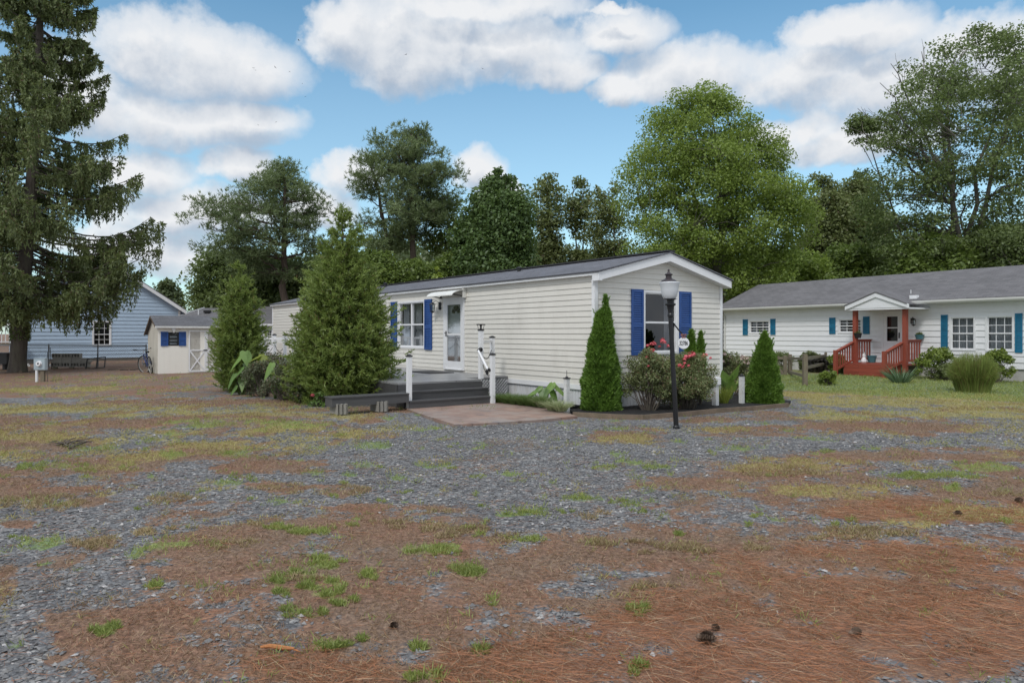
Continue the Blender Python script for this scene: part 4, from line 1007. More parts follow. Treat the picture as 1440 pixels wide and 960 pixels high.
# ------------------------------------------------------------------ shed, left of the home
SO = np.array([-12.85, 25.8])
shed = empty('garden_shed', (SO[0], SO[1], 0), TH); tag(shed, 'small cream garden shed with white crossed double doors and blue window shutters', 'shed')
SW, SD, SZ = 2.42, 2.06, 1.78
WS = Wall((0, 0, 0), (1, 0, 0), (0, -1, 0)); WSL = Wall((0, 0, 0), (0, 1, 0), (-1, 0, 0))
def ss(px): a = (px-720)/F; return (a*SO[1]-SO[0])/(VX[0]-a*VX[1])
def szz(py, s): return CAM_H-(py-HZ)*(SO[1]+VX[1]*s)/F
q = MB(); sw = (ss(236.5), ss(251.5), szz(486, .4), szz(467, .4))
WS.slab(q, 0, sw[0], 0, SZ, -.02, 0); WS.slab(q, sw[1], SW, 0, SZ, -.02, 0); WS.slab(q, sw[0], sw[1], 0, sw[2], -.02, 0); WS.slab(q, sw[0], sw[1], sw[3], SZ, -.02, 0)
n_ = 12
for k in range(n_):
    a_, b_ = SW*k/n_+.0022, SW*(k+1)/n_-.0022
    if b_ > sw[0] and a_ < sw[1]: WS.slab(q, a_, b_, .0, sw[2], .001, .004); WS.slab(q, a_, b_, sw[3], SZ, .001, .004)
    elif b_ < ss(265) or a_ > ss(315): WS.slab(q, a_, b_, .0, SZ, .001, .004)
q.build('wall', shed_m, shed)
RSZ = szz(443.5, 0)+.02
q = MB(); q.prism([(.0, .002, 0), (.0, SD, 0), (.0, SD, SZ-.25), (.0, SD*.42, RSZ-.06), (.0, .002, SZ)], (.02, 0, 0)); q.prism([(SW-.02, .002, 0), (SW-.02, SD, 0), (SW-.02, SD, SZ-.25), (SW-.02, SD*.42, RSZ-.06), (SW-.02, .002, SZ)], (.02, 0, 0)); q.lohi((.02, SD-.02, 0), (SW-.02, SD, SZ-.25)); q.build('wall', shed_s, shed, label='plain side and rear walls')
q = MB()
def sl_(q, ya, za, yb, zb, th=.03): q.add([(-.12,ya,za),(SW+.12,ya,za),(SW+.12,yb,zb),(-.12,yb,zb),(-.12,ya,za-th),(SW+.12,ya,za-th),(SW+.12,yb,zb-th),(-.12,yb,zb-th)], [(0,1,2,3),(4,7,6,5),(0,4,5,1),(1,5,6,2),(2,6,7,3),(3,7,4,0)])
sl_(q, -.16, SZ+.045, SD*.42, RSZ); sl_(q, SD+.14, SZ-.28, SD*.42+.002, RSZ-.001); rs_ = q.build('roof', roof_s, shed)
q = MB(); q.lohi((-.12, -.17, SZ-.05), (SW+.12, -.145, SZ+.02)); q.build('fascia', white_old, shed)
q = MB()
q.beam((-.115, -.15, SZ), (-.115, SD*.42, RSZ-.05), .02, .06); q.beam((-.115, SD+.13, SZ-.31), (-.115, SD*.42, RSZ-.05), .02, .06); q.build('rake_board', simple('brown_rake', (.13,.09,.06), .8), shed)
d_a, d_m, d_b = ss(265), ss(289.5), ss(315)
for k, (a_, b_) in enumerate(((d_a, d_m-.004), (d_m+.004, d_b))):
    q = MB(); zt, zb = szz(464.5, 1.2), .10; WS.slab(q, a_, b_, zb, zt, .002, .012)
    for j in range(3): WS.slab(q, a_+(b_-a_)*j/3+.002, a_+(b_-a_)*(j+1)/3-.002, zb, zt, .012, .016); o = q.build('door', shed_m, shed)
    q = MB(); fw = .05
    WS.slab(q, a_, a_+fw, zb, zt, .02, .036); WS.slab(q, b_-fw, b_, zb, zt, .02, .036)
    zm = zb+(zt-zb)*.52
    for z_ in (zb, zt-fw, zm-fw/2): WS.slab(q, a_+fw, b_-fw, z_, z_+fw, .02, .035)
    for (u, v) in (((a_+fw, zb+fw), (b_-fw, zm-fw/2)), ((b_-fw, zb+fw), (a_+fw, zm-fw/2))):
        q.beam(WS.p(u[0], u[1], .026+.002*(u[0] > v[0])), WS.p(v[0], v[1], .026+.002*(u[0] > v[0])), .014, .045, (0, 0, 1))
    q.build('door_trim', white, o)
    if k == 0: h_ = MB(); WS.slab(h_, b_-.09, b_+.05, zm-.02, zm+.02, .037, .05); h_.build('latch', black, o)
window(WS, shed, sw[0], sw[1], sw[2], sw[3], fw=.02, rows=2, cols=0, curt=0, mat=blackpl, gl=glass, fp=.015)
q = MB()
for k in range(3): WS.slab(q, sw[0]+.03, sw[1]-.03, sw[2]+.03+k*.13, sw[2]+.10+k*.13, -.13, -.12)
q.build('blind', white, shed)
for a_, b_ in ((ss(226), sw[0]-.003), (sw[1]+.003, ss(261.5))): shutter(WS, shed, a_, b_, sw[2]-.01, sw[3]+.02, blue, q=.004)
q = MB(); c_ = WS.p(ss(244), SZ-.10, .06); q.box(c_, (.12, .1, .06)); q.lathe([(.03, -.12), (.045, -.03), (.02, 0)], c_, 8); q.build('flood_light', white, shed)

# ------------------------------------------------------------------ blue house behind
BO = np.array([-21.9, 37.87]); bh = empty('blue_house', (BO[0], BO[1], 0), TH); tag(bh, 'pale blue sided house with white trimmed gable behind the spruce and the fence', 'house')
BWd = 3.85; bz = 2.97; BS = .675; bp_ = bz+BS*BWd
def bs(px): a = (px-720)/F; return (a*BO[1]-BO[0])/(VX[0]-a*VX[1])
def bzz(py, s): return CAM_H-(py-HZ)*(BO[1]+VX[1]*s)/F
WB = Wall((0, 0, 0), (1, 0, 0), (0, -1, 0))
bwx = (bs(129.5), bs(156.5), bzz(486.5, .3), bzz(451, .3))
def blim(z):
    if z <= bz: return (-BWd, BWd)
    k = min((z-bz)/BS, BWd-.001); return (-BWd+k, BWd-k)
siding(WB, -BWd, BWd, .22, bp_-.02, .2, [bwx], blim, t=.026).build('wall', vinyl_b, bh)
q = MB(); q.add([(-BWd,0,.2),(-BWd,9,.2),(-BWd,9,bz),(-BWd,0,bz),(BWd,0,.2),(BWd,9,.2),(BWd,9,bz),(BWd,0,bz)], [(0,1,2,3),(4,5,6,7),(1,5,6,2)]); q.build('wall', vinyl_b, bh, label='plain side walls')
q = MB(); q.lohi((-BWd+.05, .05, -.3), (BWd-.05, 8.9, .22)); q.build('foundation', concrete, bh)
q = MB()
for sg_ in (-1, 1):
    xe = sg_*(BWd+.32); ze = bz-BS*.32
    q.add([(xe,-.3,ze+.1),(sg_*.001,-.3,bp_+.1),(sg_*.001,9.2,bp_+.1),(xe,9.2,ze+.1),(xe,-.3,ze+.02),(sg_*.001,-.3,bp_+.02),(sg_*.001,9.2,bp_+.02),(xe,9.2,ze+.02)], [(0,1,2,3),(4,7,6,5),(0,4,5,1),(1,5,6,2),(2,6,7,3),(3,7,4,0)])
q.build('roof', roof_n, bh)
q = MB()
for sg_ in (-1, 1):
    xe = sg_*(BWd+.32); ze = bz-BS*.32
    q.prism([(xe, -.32, ze+.04), (sg_*.001, -.32, bp_+.04), (sg_*.001, -.32, bp_-.16), (xe, -.32, ze-.16)], (0, .03, 0))
    q.prism([(xe, -.29, ze-.03), (sg_*.001, -.29, bp_-.03), (sg_*.001, -.02, bp_-.03), (xe, -.02, ze-.03)], (0, 0, .01)); q.lohi((xe-.012*sg_, -.29, ze-.14), (xe+.012*sg_, 9.1, ze+.03))
    q.lohi((sg_*BWd-.06, -.03, .2), (sg_*BWd+.06, .0, ze+.05))
q.build('fascia', white, bh)
window(WB, bh, *bwx, fw=.07, cols=3, rows=2, split=.46, curt=0, fp=.04, bars=.02)
q = MB(); WB.slab(q, -.25, .25, bz+1.0, bz+1.6, .02, .05); q.build('gable_vent', white, bh)
# entry stairs with white railing at the far left end of the blue house
q = MB(); 
BX_ = 1.15
q.lohi((-7.2+BX_, -1.6, .95), (-4.6+BX_, -.05, 1.05)); q.build('porch_floor', oldwood, bh)
q = MB()
for x in np.arange(-7.1+BX_, -4.6+BX_, .15): q.lohi((x-.02, -1.58, 1.05), (x+.02, -1.54, 1.95))
q.lohi((-7.2+BX_, -1.6, 1.93), (-4.6+BX_, -1.52, 2.0)); q.lohi((-7.2+BX_, -1.6, 1.10), (-4.6+BX_, -1.53, 1.15)); q.build('porch_railing', white, bh)
for x in (-7.1+BX_, -4.7+BX_):
    q = MB(); q.lohi((x-.06, -1.62, -.2), (x+.06, -1.5, 2.1)); q.build('porch_post', white, bh)
q = MB(); q.beam((-7.3, -1.75, .15), (-6.0, -1.75, 1.0), .05, .15); q.beam((-7.3, -1.72, .75), (-6.0, -1.72, 1.7), .05, .05); q.build('stair_stringer', oldwood, bh)

# grey hipped roof building behind the shed
gbx = empty('grey_roofed_building', (PX(278, 42), 42, 0)); tag(gbx, 'low building with a grey hipped roof showing just above the garden shed', 'building')
q = MB(); hw = 1.75; 
q.lohi((-hw, 0, -.2), (hw, 5, 2.2)); q.build('wall', vinyl_b, gbx)
q = MB(); k = np.array([(-hw-.2,-.3,2.25),(hw+.2,-.3,2.25),(hw+.2,5.3,2.25),(-hw-.2,5.3,2.25),(-.55,2.2,3.1),(.6,2.2,3.1)]); q.add(k, [(0,1,5,4),(2,3,4,5),(0,3,2,1)]); q.f.append(np.array([[1,2,5],[3,0,4]], dtype=np.int32)+0); g_ = q.build('roof', roof_n, gbx)
q = MB(); q.tube([(-.35, .9, 2.6), (-.35, .9, 2.95)], .035, 6); q.build('roof_pipe', white, g_)
q = MB(); q.box((.05, 1.2, 2.85), (.35, .3, .14)); q.build('roof_vent', blackpl, g_)
q = MB(); q.beam((-hw-.2, -.31, 2.27), (-.55, 2.19, 3.12), .05, .06); q.build('hip_trim', white, g_)

def small_house(name, label, x, y, w, d, h, rz, winx, wallm=vinyl_w):
    e = empty(name, (x, y, 0), rz); tag(e, label, 'house')
    W_ = Wall((0, 0, 0), (1, 0, 0), (0, -1, 0))
    siding(W_, 0, w, .3, h, .2, winx, t=.016).build('wall', wallm, e)
    q = MB(); q.add([(0,0,.3),(0,d,.3),(w,d,.3),(w,0,.3),(0,0,h),(0,d,h),(w,d,h),(w,0,h),(0,d/2,h+1.1),(w,d/2,h+1.1)], [(1,2,6,5)]); q.f.append(np.array([[0,1,5,8,4],[3,2,6,9,7]], dtype=np.int32)); q.build('wall', wallm, e, label='plain end and rear walls')
    q = MB(); q.lohi((.05, .05, -.3), (w-.05, d-.05, .3)); q.build('foundation', foundat, e)
    q = MB(); roof2(q, -.2, w+.2, -.3, h+.06, d/2, h+1.22); roof2(q, -.2, w+.2, d+.3, h+.06, d/2+.002, h+1.22); q.build('roof', roof_n, e)
    q = MB(); q.lohi((-.2, -.33, h-.1), (w+.2, -.3, h+.02)); q.build('fascia', white, e)
    for k in winx: window(W_, e, *k, fw=.06, cols=2, rows=2, fp=.03)
small_house('distant_white_house', 'white house glimpsed between the juniper and the far end of the mobile home', PX(318, 45), 45, 4.2, 5, 2.1, 0, [(2.55, 2.95, .95, 1.75), (.6, 1.1, .95, 1.75)])
small_house('distant_white_house', 'narrow slice of a white house between the mobile home and the long white neighbour', PX(985, 46), 46, 2.1, 5, 2.9, 0, [(1.42, 1.68, .95, 2.1)])

# ------------------------------------------------------------------ chain link fence, blocks, meter, bicycle
FY = 31.0
fence = empty('chain_link_fence', (PX(60, FY), FY, 0)); tag(fence, 'waist high grey chain link fence in front of the blue house', 'fence')
galv = simple('galvanised_steel', (.20,.21,.22), .5, .1, 5, metal=.5)
fx0, fx1 = PX(-60, FY)-PX(60, FY), PX(206, FY)-PX(60, FY)
q = MB(); q.tube([(fx0, 0, 1.02), (fx1, 0, 1.0)], .024, 8); q.build('top_rail', galv, fence)
for px in (-20, 14, 68, 137, 205):
    q = MB(); x = PX(px, FY)-PX(60, FY); q.tube([(x, 0.03, -.1), (x, 0.03, 1.06)], .028, 8); q.build('post', galv, fence)
q = MB(); H_ = 1.0; st = .11
n = int((fx1-fx0+H_)/st)
for k in range(n):
    for sgn in (1, -1):
        xa = fx0-H_*(sgn > 0)+k*st+(0 if sgn > 0 else 0); xb = xa+H_
        za, zb = (0, H_) if sgn > 0 else (H_, 0)
        f0 = max(0, (fx0-xa)/H_); f1 = min(1, (fx1-xa)/H_)
        if f1-f0 < .03: continue
        q.beam((xa+H_*f0, .004*sgn, za+(zb-za)*f0), (xa+H_*f1, .004*sgn, za+(zb-za)*f1), .004, .004)
q.build('wire_mesh', galv, fence)
# cinder blocks: three courses on a timber
BD = 30.0; X0 = PX(75, BD); bw_ = .395
def cblock(name, holes=True):
    q = MB(); Lb, Hh, D_ = .385, .185, .19
    if holes:
        q.lohi((-Lb/2, -D_/2, 0), (Lb/2, D_/2, .032)); q.lohi((-Lb/2, -D_/2, Hh-.032), (Lb/2, D_/2, Hh))
        for x in (-Lb/2+.016, -.065, .065, Lb/2-.016): q.lohi((x-.016, -D_/2+.001, .032), (x+.016, D_/2-.021, Hh-.032))
        q.lohi((-Lb/2+.001, D_/2-.02, .032), (Lb/2-.001, D_/2-.001, Hh-.032))  # closed back added to block light, so the holes read dark
    else:
        q.lohi((-Lb/2, -D_/2, 0), (Lb/2, D_/2, Hh)); 
    return q.build(name, concrete, None)
hb_ = cblock('cinder_block'); sb_ = cblock('cinder_block', False)
names = {0: 'bottom', 1: 'middle', 2: 'top'}; used = {True: False, False: False}
for c in range(3):
    nb = 4 if c < 2 else 3
    for k in range(nb):
        hol = c != 1
        src = hb_ if hol else sb_
        o = src if not used[hol] else src.copy()
        if used[hol]: COL.objects.link(o)
        used[hol] = True
        o.location = (X0+.15+k*bw_-(.0 if c < 2 else -.03)+(.06 if c == 1 else 0), BD+.01*((k*7+c*3) % 3), .12+c*.19); o.rotation_euler = (0, 0, .03*((k*5+c) % 3-1))
        pos = ['leftmost', 'second', 'third', 'rightmost'][k] if nb == 4 else ['leftmost', 'middle', 'rightmost'][k]
        tag(o, f'{"hollow" if hol else "solid faced"} grey cinder block, {pos} of the {names[c]} course of the stack', 'cinder block', 'cinder blocks stacked by the fence')
q = MB(); q.lohi((0, -.05, 0), (.16, .05, .115)); q.lohi((.7, -.05, 0), (.86, .05, .115)); q.lohi((1.35, -.05, 0), (1.5, .05, .115))
tag(q.build('wood_bearer', oldwood, None, (X0, BD, 0)), 'old timber bearers under the stack of cinder blocks', 'timber')
# leaning black metal frame panel
q = MB(); x0_, x1_ = PX(120.5, 29.5), PX(147, 29.5); P = [(0, 0, .09), (x1_-x0_, .0, .16), (x1_-x0_-.03, .12, .60), (0, .12, .50)]
for i in range(4): q.beam(P[i], P[(i+1) % 4], .035, .035)
q.beam(((x1_-x0_)*.55, 0.01, .12), ((x1_-x0_)*.55, .13, .72), .03, .03)
o = q.build('wire_gate', black, None, (x0_, 29.5, -.04)); tag(o, 'empty black metal gate frame leaning on the fence right of the cinder blocks', 'gate')
q = MB(); q.tube([(0, 0, 0), (.03, 0, .75)], .012, 5); q.tube([(.16, .05, 0), (.10, .05, .95)], .014, 5); tag(q.build('metal_stakes', black, None, (PX(66, 29.8), 29.8, 0)), 'two thin dark metal stakes standing left of the cinder blocks', 'stakes')
# low dark planter and pots under the spruce
q = MB(); q.lohi((-.5, -.3, .25), (.55, .3, .68)); q.lohi((-.4, -.2, 0), (-.3, .2, .25)); q.lohi((.3, -.2, 0), (.4, .2, .25)); q.lohi((-.53, -.33, .66), (.58, .33, .71)); q.lohi((-.46, -.26, .712), (.5, .26, .72))
tag(q.build('black_bin', blackpl, None, (PX(-2, 30), 30, 0)), 'low black bin on legs at the edge of the yard left of the spruce trunk', 'bin')
rr_ = np.random.default_rng(8)
for i, (px, py) in enumerate(((10, 514), (31.5, 517), (39.5, 515.5), (70.5, 516), (29, 524))):
    x, y = GP(px, py); q = MB(); s_ = .07+.04*rr_.random()
    k = np.array([(1,0,0),(0,1,0),(-1,0,0),(0,-1,0),(0,0,1.4),(0,0,-.4),(.7,.7,.6),(-.7,.6,.7)])*s_*(1+.3*rr_.normal(size=(8, 1)))
    import bmesh
    bm = bmesh.new(); [bm.verts.new(tuple(v)) for v in k]; bmesh.ops.convex_hull(bm, input=bm.verts); me = bpy.data.meshes.new('rock'); bm.to_mesh(me); bm.free(); me.materials.append(white_old if i != 4 else edge_m)
    o = bpy.data.objects.new('rock', me); COL.objects.link(o); o.location = (x, y, .02)
    tag(o, ['pale rock left of the spruce trunk', 'pale rock close to the right side of the spruce trunk', 'pale rock between the spruce trunk and the electric meter', 'pale rock between the meter and the cinder blocks', 'tan rock in front of the spruce trunk'][i], 'rock', 'rocks around the spruce')
# electric meter
mx_, my_ = GP(56, 537); me_ = empty('electric_meter', (mx_, my_, 0)); tag(me_, 'grey blue electric meter box on posts before the spruce', 'electric meter')
zt = CAM_H-(504-HZ)*my_/F; zb = CAM_H-(520-HZ)*my_/F
q = MB(); q.lohi((-.18, -.02, zb), (.18, .11, zt)); q.lohi((-.19, -.03, zt), (.19, .12, zt+.012)); q.lohi((-.165, -.028, zb+.02), (.165, -.02, zt-.02)); q.build('meter_box', meter_m, me_)
q = MB(); zc = (zt+zb)/2+.02
th = np.linspace(0, 2*math.pi, 20, endpoint=False)
for r0, y0 in ((.088, -.05),): q.prism([(r0*math.cos(t), -.028, zc+r0*math.sin(t)) for t in th], (0, -.02, 0)); q.prism([(.07*math.cos(t), -.048, zc+.07*math.sin(t)) for t in th], (0, -.05, 0))
q.build('meter_dial', white, me_)
q = MB(); q.lohi((-.02, -.102, zc-.02), (.03, -.098, zc+.03)); q.build('dial_plate', blackpl, me_)
q = MB(); q.tube([(-.115, .03, -.1), (-.115, .03, zb)], .042, 10); q.build('conduit', white, me_)
q = MB(); q.lohi((-.0, .02, -.1), (.11, .11, zb)); q.build('wood_post', oldwood, me_)
q = MB(); q.tube([(.20, .06, -.1), (.20, .06, .28), (.13, .06, .33)], .012, 6); q.build('ground_pipe', bark_d, me_)

# bicycle
def bicycle(loc, rz, lean):
    e = empty('bicycle', loc, rz); e.rotation_euler = (lean, 0, rz); tag(e, 'silver and blue bicycle leaning by the left side of the garden shed', 'bicycle')
    fr = simple('silver_bicycle_frame', (.38,.39,.45), .35, .05, 4); bl = simple('blue_bicycle_frame', (.03,.05,.16), .4); rub = simple('tyre_rubber', (.018,.018,.018), .8); rimm = simple('bicycle_rim', (.42,.43,.42), .35, metal=.4)
    wr = .33
    for k, (wx, turn) in enumerate(((-.52, 0), (.53, .45))):
        t = np.linspace(0, 2*math.pi, 29); c, s_ = math.cos(turn), math.sin(turn)
        q = MB(); P = [(wx+wr*math.cos(a)*c, wr*math.cos(a)*s_, wr+.02+wr*math.sin(a)) for a in t]; q.tube(P, .024, 6, cap=False); w_ = q.build('wheel', rub, e)
        q = MB(); P = [(wx+(wr-.035)*math.cos(a)*c, (wr-.035)*math.cos(a)*s_, wr+.02+(wr-.035)*math.sin(a)) for a in t]; q.tube(P, .012, 5, cap=False); q.build('rim', rimm, w_)
        q = MB()
        for a in np.linspace(0, 2*math.pi, 16, endpoint=False): q.tube([(wx, 0, wr+.02), (wx+(wr-.04)*math.cos(a)*c, (wr-.04)*math.cos(a)*s_, wr+.02+(wr-.04)*math.sin(a))], .0022, 3)
        q.tube([(wx-.04*s_*0, -.05, wr+.02), (wx, .05, wr+.02)], .022, 8); q.build('spokes', rimm, w_)
    BB = (-.08, 0, .30); ST = (-.22, 0, .74); HT = (.33, 0, .76); HB = (.37, 0, .64)
    q = MB(); q.tube([BB, HB], .022, 8); q.tube([ST, HT], .017, 8); q.tube([BB, ST, (-.25, 0, .84)], .017, 8)
    for y in (-.05, .05): q.tube([(BB[0], y*.5, BB[2]), (-.52, y, .35)], .010, 6); q.tube([(ST[0], y*.4, ST[2]), (-.52, y, .35)], .009, 6)
    q.tube([HT, HB], .024, 8); q.build('frame', bl, e)
    q = MB()
    for y in (-.055, .055): q.tube([(.37, y*.9, .64), (.40, y, .60), (.53, y, .35)], .015, 6)
    q.tube([(.37, -.055, .65), (.37, .055, .65)], .018, 6); q.tube([HB, HT, (.31, 0, .90)], .014, 6); q.build('fork', fr, e)
    q = MB(); q.tube([(.24, -.33, .97), (.31, -.12, .92), (.33, 0, .91), (.31, .12, .92), (.24, .33, .97)], .013, 6); h_ = q.build('handlebar', black, e)
    for sg in (-1, 1): g = MB(); g.tube([(.265, sg*.24, .952), (.235, sg*.345, .972)], .018, 8); g.build('grip', rub, h_); 
    q = MB(); q.add([(-.40,-.07,.86),(-.40,.07,.86),(-.28,.06,.885),(-.12,.018,.875),(-.12,-.018,.875),(-.28,-.06,.885),(-.38,-.06,.82),(-.38,.06,.82),(-.14,.015,.84),(-.14,-.015,.84)], [(0,5,2,1),(5,4,3,2),(6,7,8,9),(0,1,7,6),(3,4,9,8),(1,2,8,7),(0,6,9,5)]); q.f.append(np.array([[2,3,8],[5,9,4]], dtype=np.int32)); q.build('saddle', rub, e)
    q = MB(); q.prism([(BB[0]+.09*math.cos(a), -.05, BB[2]+.09*math.sin(a)) for a in np.linspace(0, 2*math.pi, 16, endpoint=False)], (0, .006, 0)); q.beam((BB[0], -.06, BB[2]), (BB[0]+.10, -.06, BB[2]-.13), .02, .02); q.beam((BB[0], .06, BB[2]), (BB[0]-.10, .06, BB[2]+.13), .02, .02)
    q.lohi((BB[0]+.06, -.15, BB[2]-.145), (BB[0]+.14, -.07, BB[2]-.12)); q.lohi((BB[0]-.14, .07, BB[2]+.12), (BB[0]-.06, .15, BB[2]+.145)); q.build('crank', black, e)
    return e
bx_, by_ = GP(203, 527); bicycle((bx_-.02, by_+.32, .0), R(128), R(-7))
# low pile of rubble behind the bicycle
q = MB()
for i in range(26):
    x = rr_.normal()*.55; y = rr_.normal()*.2; s_ = .05+.09*rr_.random(); q.box((x, y, s_*.35), (s_*1.6, s_, s_*.8), rr_.random()*3)
tag(q.build('rubble_heap', simple('brown_rubble', (.10,.075,.06), .95, .3, 8), None, (PX(178, 28.5), 28.5, 0)), 'low heap of brown brick rubble in front of the blue house', 'rubble', kind='stuff')

# split rail fence by the white house
def railfence():
    pts = [GP(1096, 523), GP(1111, 527.5), GP(1132, 542), GP(1162, 522)]
    e = empty('split_rail_fence', (pts[1][0], pts[1][1], 0)); tag(e, 'old split rail fence corner on the lawn before the long white house', 'fence')
    o_ = np.array([pts[1][0], pts[1][1]]); loc = [np.array(p)-o_ for p in pts]
    hts = [.0, CAM_H-(498-HZ)*pts[1][1]/F, CAM_H-(497.5-HZ)*pts[2][1]/F, CAM_H-(495-HZ)*pts[3][1]/F]
    for k in (1, 2, 3):
        q = MB(); x, y = loc[k]; h = hts[k]; w_ = .06; q.lohi((x-w_, y-w_, -.2), (x+w_, y+w_, h-.03)); q.lohi((x-w_+.012, y-w_+.012, h-.03), (x+w_-.012, y+w_-.012, h)); q.build('post', oldwood, e)
    q = MB(); x, y = loc[1]; q.lohi((x-.24, y-.05, -.2), (x-.13, y+.05, hts[1]-.05)); q.build('post', oldwood, e)
    far = loc[1]+np.array([-1.6, .9])
    def rl(a, b, za, zb, nm='rail'): q = MB(); q.beam((a[0], a[1], za), (b[0], b[1], zb), .05, .09); q.build(nm, oldwood, e)
    rl(far, loc[1], .64, .62); rl(loc[1], loc[2], .61, .80); rl(loc[2], loc[3], .80, .64); rl(far, loc[1]+[0, .06], .15, .13); rl(loc[1], loc[2]+[0, .06], .12, .28); rl(loc[2], loc[3]+[.0, .06], .52, .32)
    rl(loc[1]+[-.75, -.1], loc[1]+[-.30, -.1], .72, .04)
railfence()

# ------------------------------------------------------------------ vegetation
def limb_path(p0, p1, n=6, sag=0.0, up=.25, r=None):
    p0 = np.array(p0, float); p1 = np.array(p1, float); t = np.linspace(0, 1, n)[:, None]
    mid = (p0+p1)/2; mid[2] += up*np.linalg.norm(p1-p0)
    P = (1-t)**2*p0+2*t*(1-t)*mid+t*t*p1
    if r is not None: P[1:-1] += r.normal(size=(n-2, 3))*.03*np.linalg.norm(p1-p0)
    return P
def env(rows, D):
    """outline read off the photo, given its real distance and size: z, centre x, radius"""
    a = np.array(rows, float); z = CAM_H-(a[:, 0]-HZ)*D/F; xl = (a[:, 1]-720)/F*D; xr = (a[:, 2]-720)/F*D
    o = np.argsort(z); return z[o], ((xl+xr)/2)[o], ((xr-xl)/2)[o]
def tree(name, label, D, rows, trunkpx, mat, bark, seed, nclump=150, nleaf=280, leaf=.2, cr=.9, flat=.65, tr=.25, fork=.3, ntr=1, hole=.0, cat='tree', group='trees behind the homes', inner=.3, yd=.8, bare=None, lean=0.0, nlimb=10, up=.3):
    r = np.random.default_rng(seed); z, xc, rad = env(rows, D)
    bx = PX(trunkpx, D)+lean; e = empty(name, (bx, D, 0)); tag(e, label, cat, group)
    zz = np.linspace(z[0], z[-1], 200); rr = np.interp(zz, z, rad); xx = np.interp(zz, z, xc)
    pdf = rr**1.35+.02; cdf = np.cumsum(pdf)/pdf.sum()
    m = int(nclump*1.6); ci = np.searchsorted(cdf, r.random(m)).clip(0, 199)
    cz = zz[ci]; R_ = np.maximum(rr[ci]-cr*.55, .15); th = r.random(m)*2*math.pi; q = inner+(1-inner)*np.sqrt(r.random(m))
    R_ = R_*(.72+.50*fbm(np.cos(th)*1.4+seed, cz*.42+np.sin(th)*1.4, seed+9, 3))
    cx = xx[ci]+R_*q*np.cos(th); cy = R_*q*np.sin(th)*yd
    if hole:
        nn = fbm(cx*.45+seed, cz*.45+cy*.3, seed, 3); k = nn > np.quantile(nn, hole); cx, cy, cz = cx[k], cy[k], cz[k]
    cx, cy, cz = cx[:nclump], cy[:nclump], cz[:nclump]; n = len(cx); c = np.stack([cx-bx, cy, cz], 1)
    cs = cr*(.55+.8*r.random(n))*np.clip(np.interp(cz, z, rad)/(cr*2.2), .35, 1)
    # leaves
    per = (nleaf*(cs/cr)**2).astype(int)+8; idx = np.repeat(np.arange(n), per); N = len(idx)
    g = r.normal(size=(N, 3)); g = unit(g)*(r.random((N, 1))**.42)*1.15
    pos = c[idx]+g*cs[idx, None]*np.array([1, 1, flat]); 
    nr = r.normal(size=(N, 3))*.8+np.array([0, 0, .8])+g*.5
    L_ = leaf*(.6+.8*r.random(N)); mb = MB(); leaves(mb, pos, nr, L_, L_*.62, seed)
    # wood
    wd = MB(); top = z[-1]-(z[-1]-z[0])*.18
    trunks = []
    for k in range(ntr):
        a0 = 2*math.pi*k/max(ntr, 1)+.5; sp = 0 if ntr == 1 else .16*k
        tx = np.interp(top, z, xc)-bx+(0 if ntr == 1 else math.cos(a0)*np.interp(top, z, rad)*.55); ty = 0 if ntr == 1 else math.sin(a0)*np.interp(top, z, rad)*.4
        T_ = np.linspace(0, 1, 10); P = np.stack([sp*(1 if k else 0)+tx*T_**1.5, ty*T_**1.5, -.3+(top+.3)*T_], 1); P[1:] += r.normal(size=(9, 3))*.12*tr/.25*np.array([1, 1, .2])
        rdd = tr*(1-T_*.86)*(1 if ntr == 1 else .75); rdd[0] *= 1.35
        wd.tube(P, rdd, 8); trunks.append((P, rdd))
    nodes = np.concatenate([t[0][int(10*fork):] for t in trunks]); nr_ = np.concatenate([t[1][int(10*fork):] for t in trunks])
    sel = r.choice(n, min(nlimb, n), replace=False)
    for s_ in sel:
        low = nodes[:, 2] < c[s_, 2]-.15*np.linalg.norm(c[s_, :2]); kk = np.argmin(np.where(low, np.linalg.norm(nodes-c[s_], axis=1), 1e3+nodes[:, 2]))
        P = limb_path(nodes[kk], c[s_], 7, up=up*.5, r=r); rd = np.linspace(nr_[kk]*.55, .02, 7); wd.tube(P, rd, 6)
        nodes = np.concatenate([nodes, P[2:]]); nr_ = np.concatenate([nr_, rd[2:]])
    for s_ in range(n):
        if s_ in sel: continue
        dd = np.linalg.norm(nodes-c[s_], axis=1)+np.where(nodes[:, 2] > c[s_, 2]+.2, 3., 0); kk = np.argmin(dd)
        P = limb_path(nodes[kk], c[s_], 5, up=.12, r=r); wd.tube(P, np.linspace(max(.018, min(nr_[kk]*.6, .06)), .01, 5), 4, cap=False)
    if bare is not None:
        for (p0, p1, k_) in bare:
            P = limb_path(p0, p1, 8, up=.10, r=r); wd.tube(P, np.linspace(.09, .015, 8), 5)
            for j in range(k_):
                b = P[2+j % 5]; d_ = unit((P[-1]-P[0])+r.normal(size=3)*np.linalg.norm(P[-1]-P[0])*.45); e_ = b+d_*(.5+1.1*r.random()); wd.tube(limb_path(b, e_, 4, r=r, up=.05), np.linspace(.022, .007, 4), 3, cap=False)
    wd.build('trunk', bark, e); mb.build('crown', mat, e)
    return e

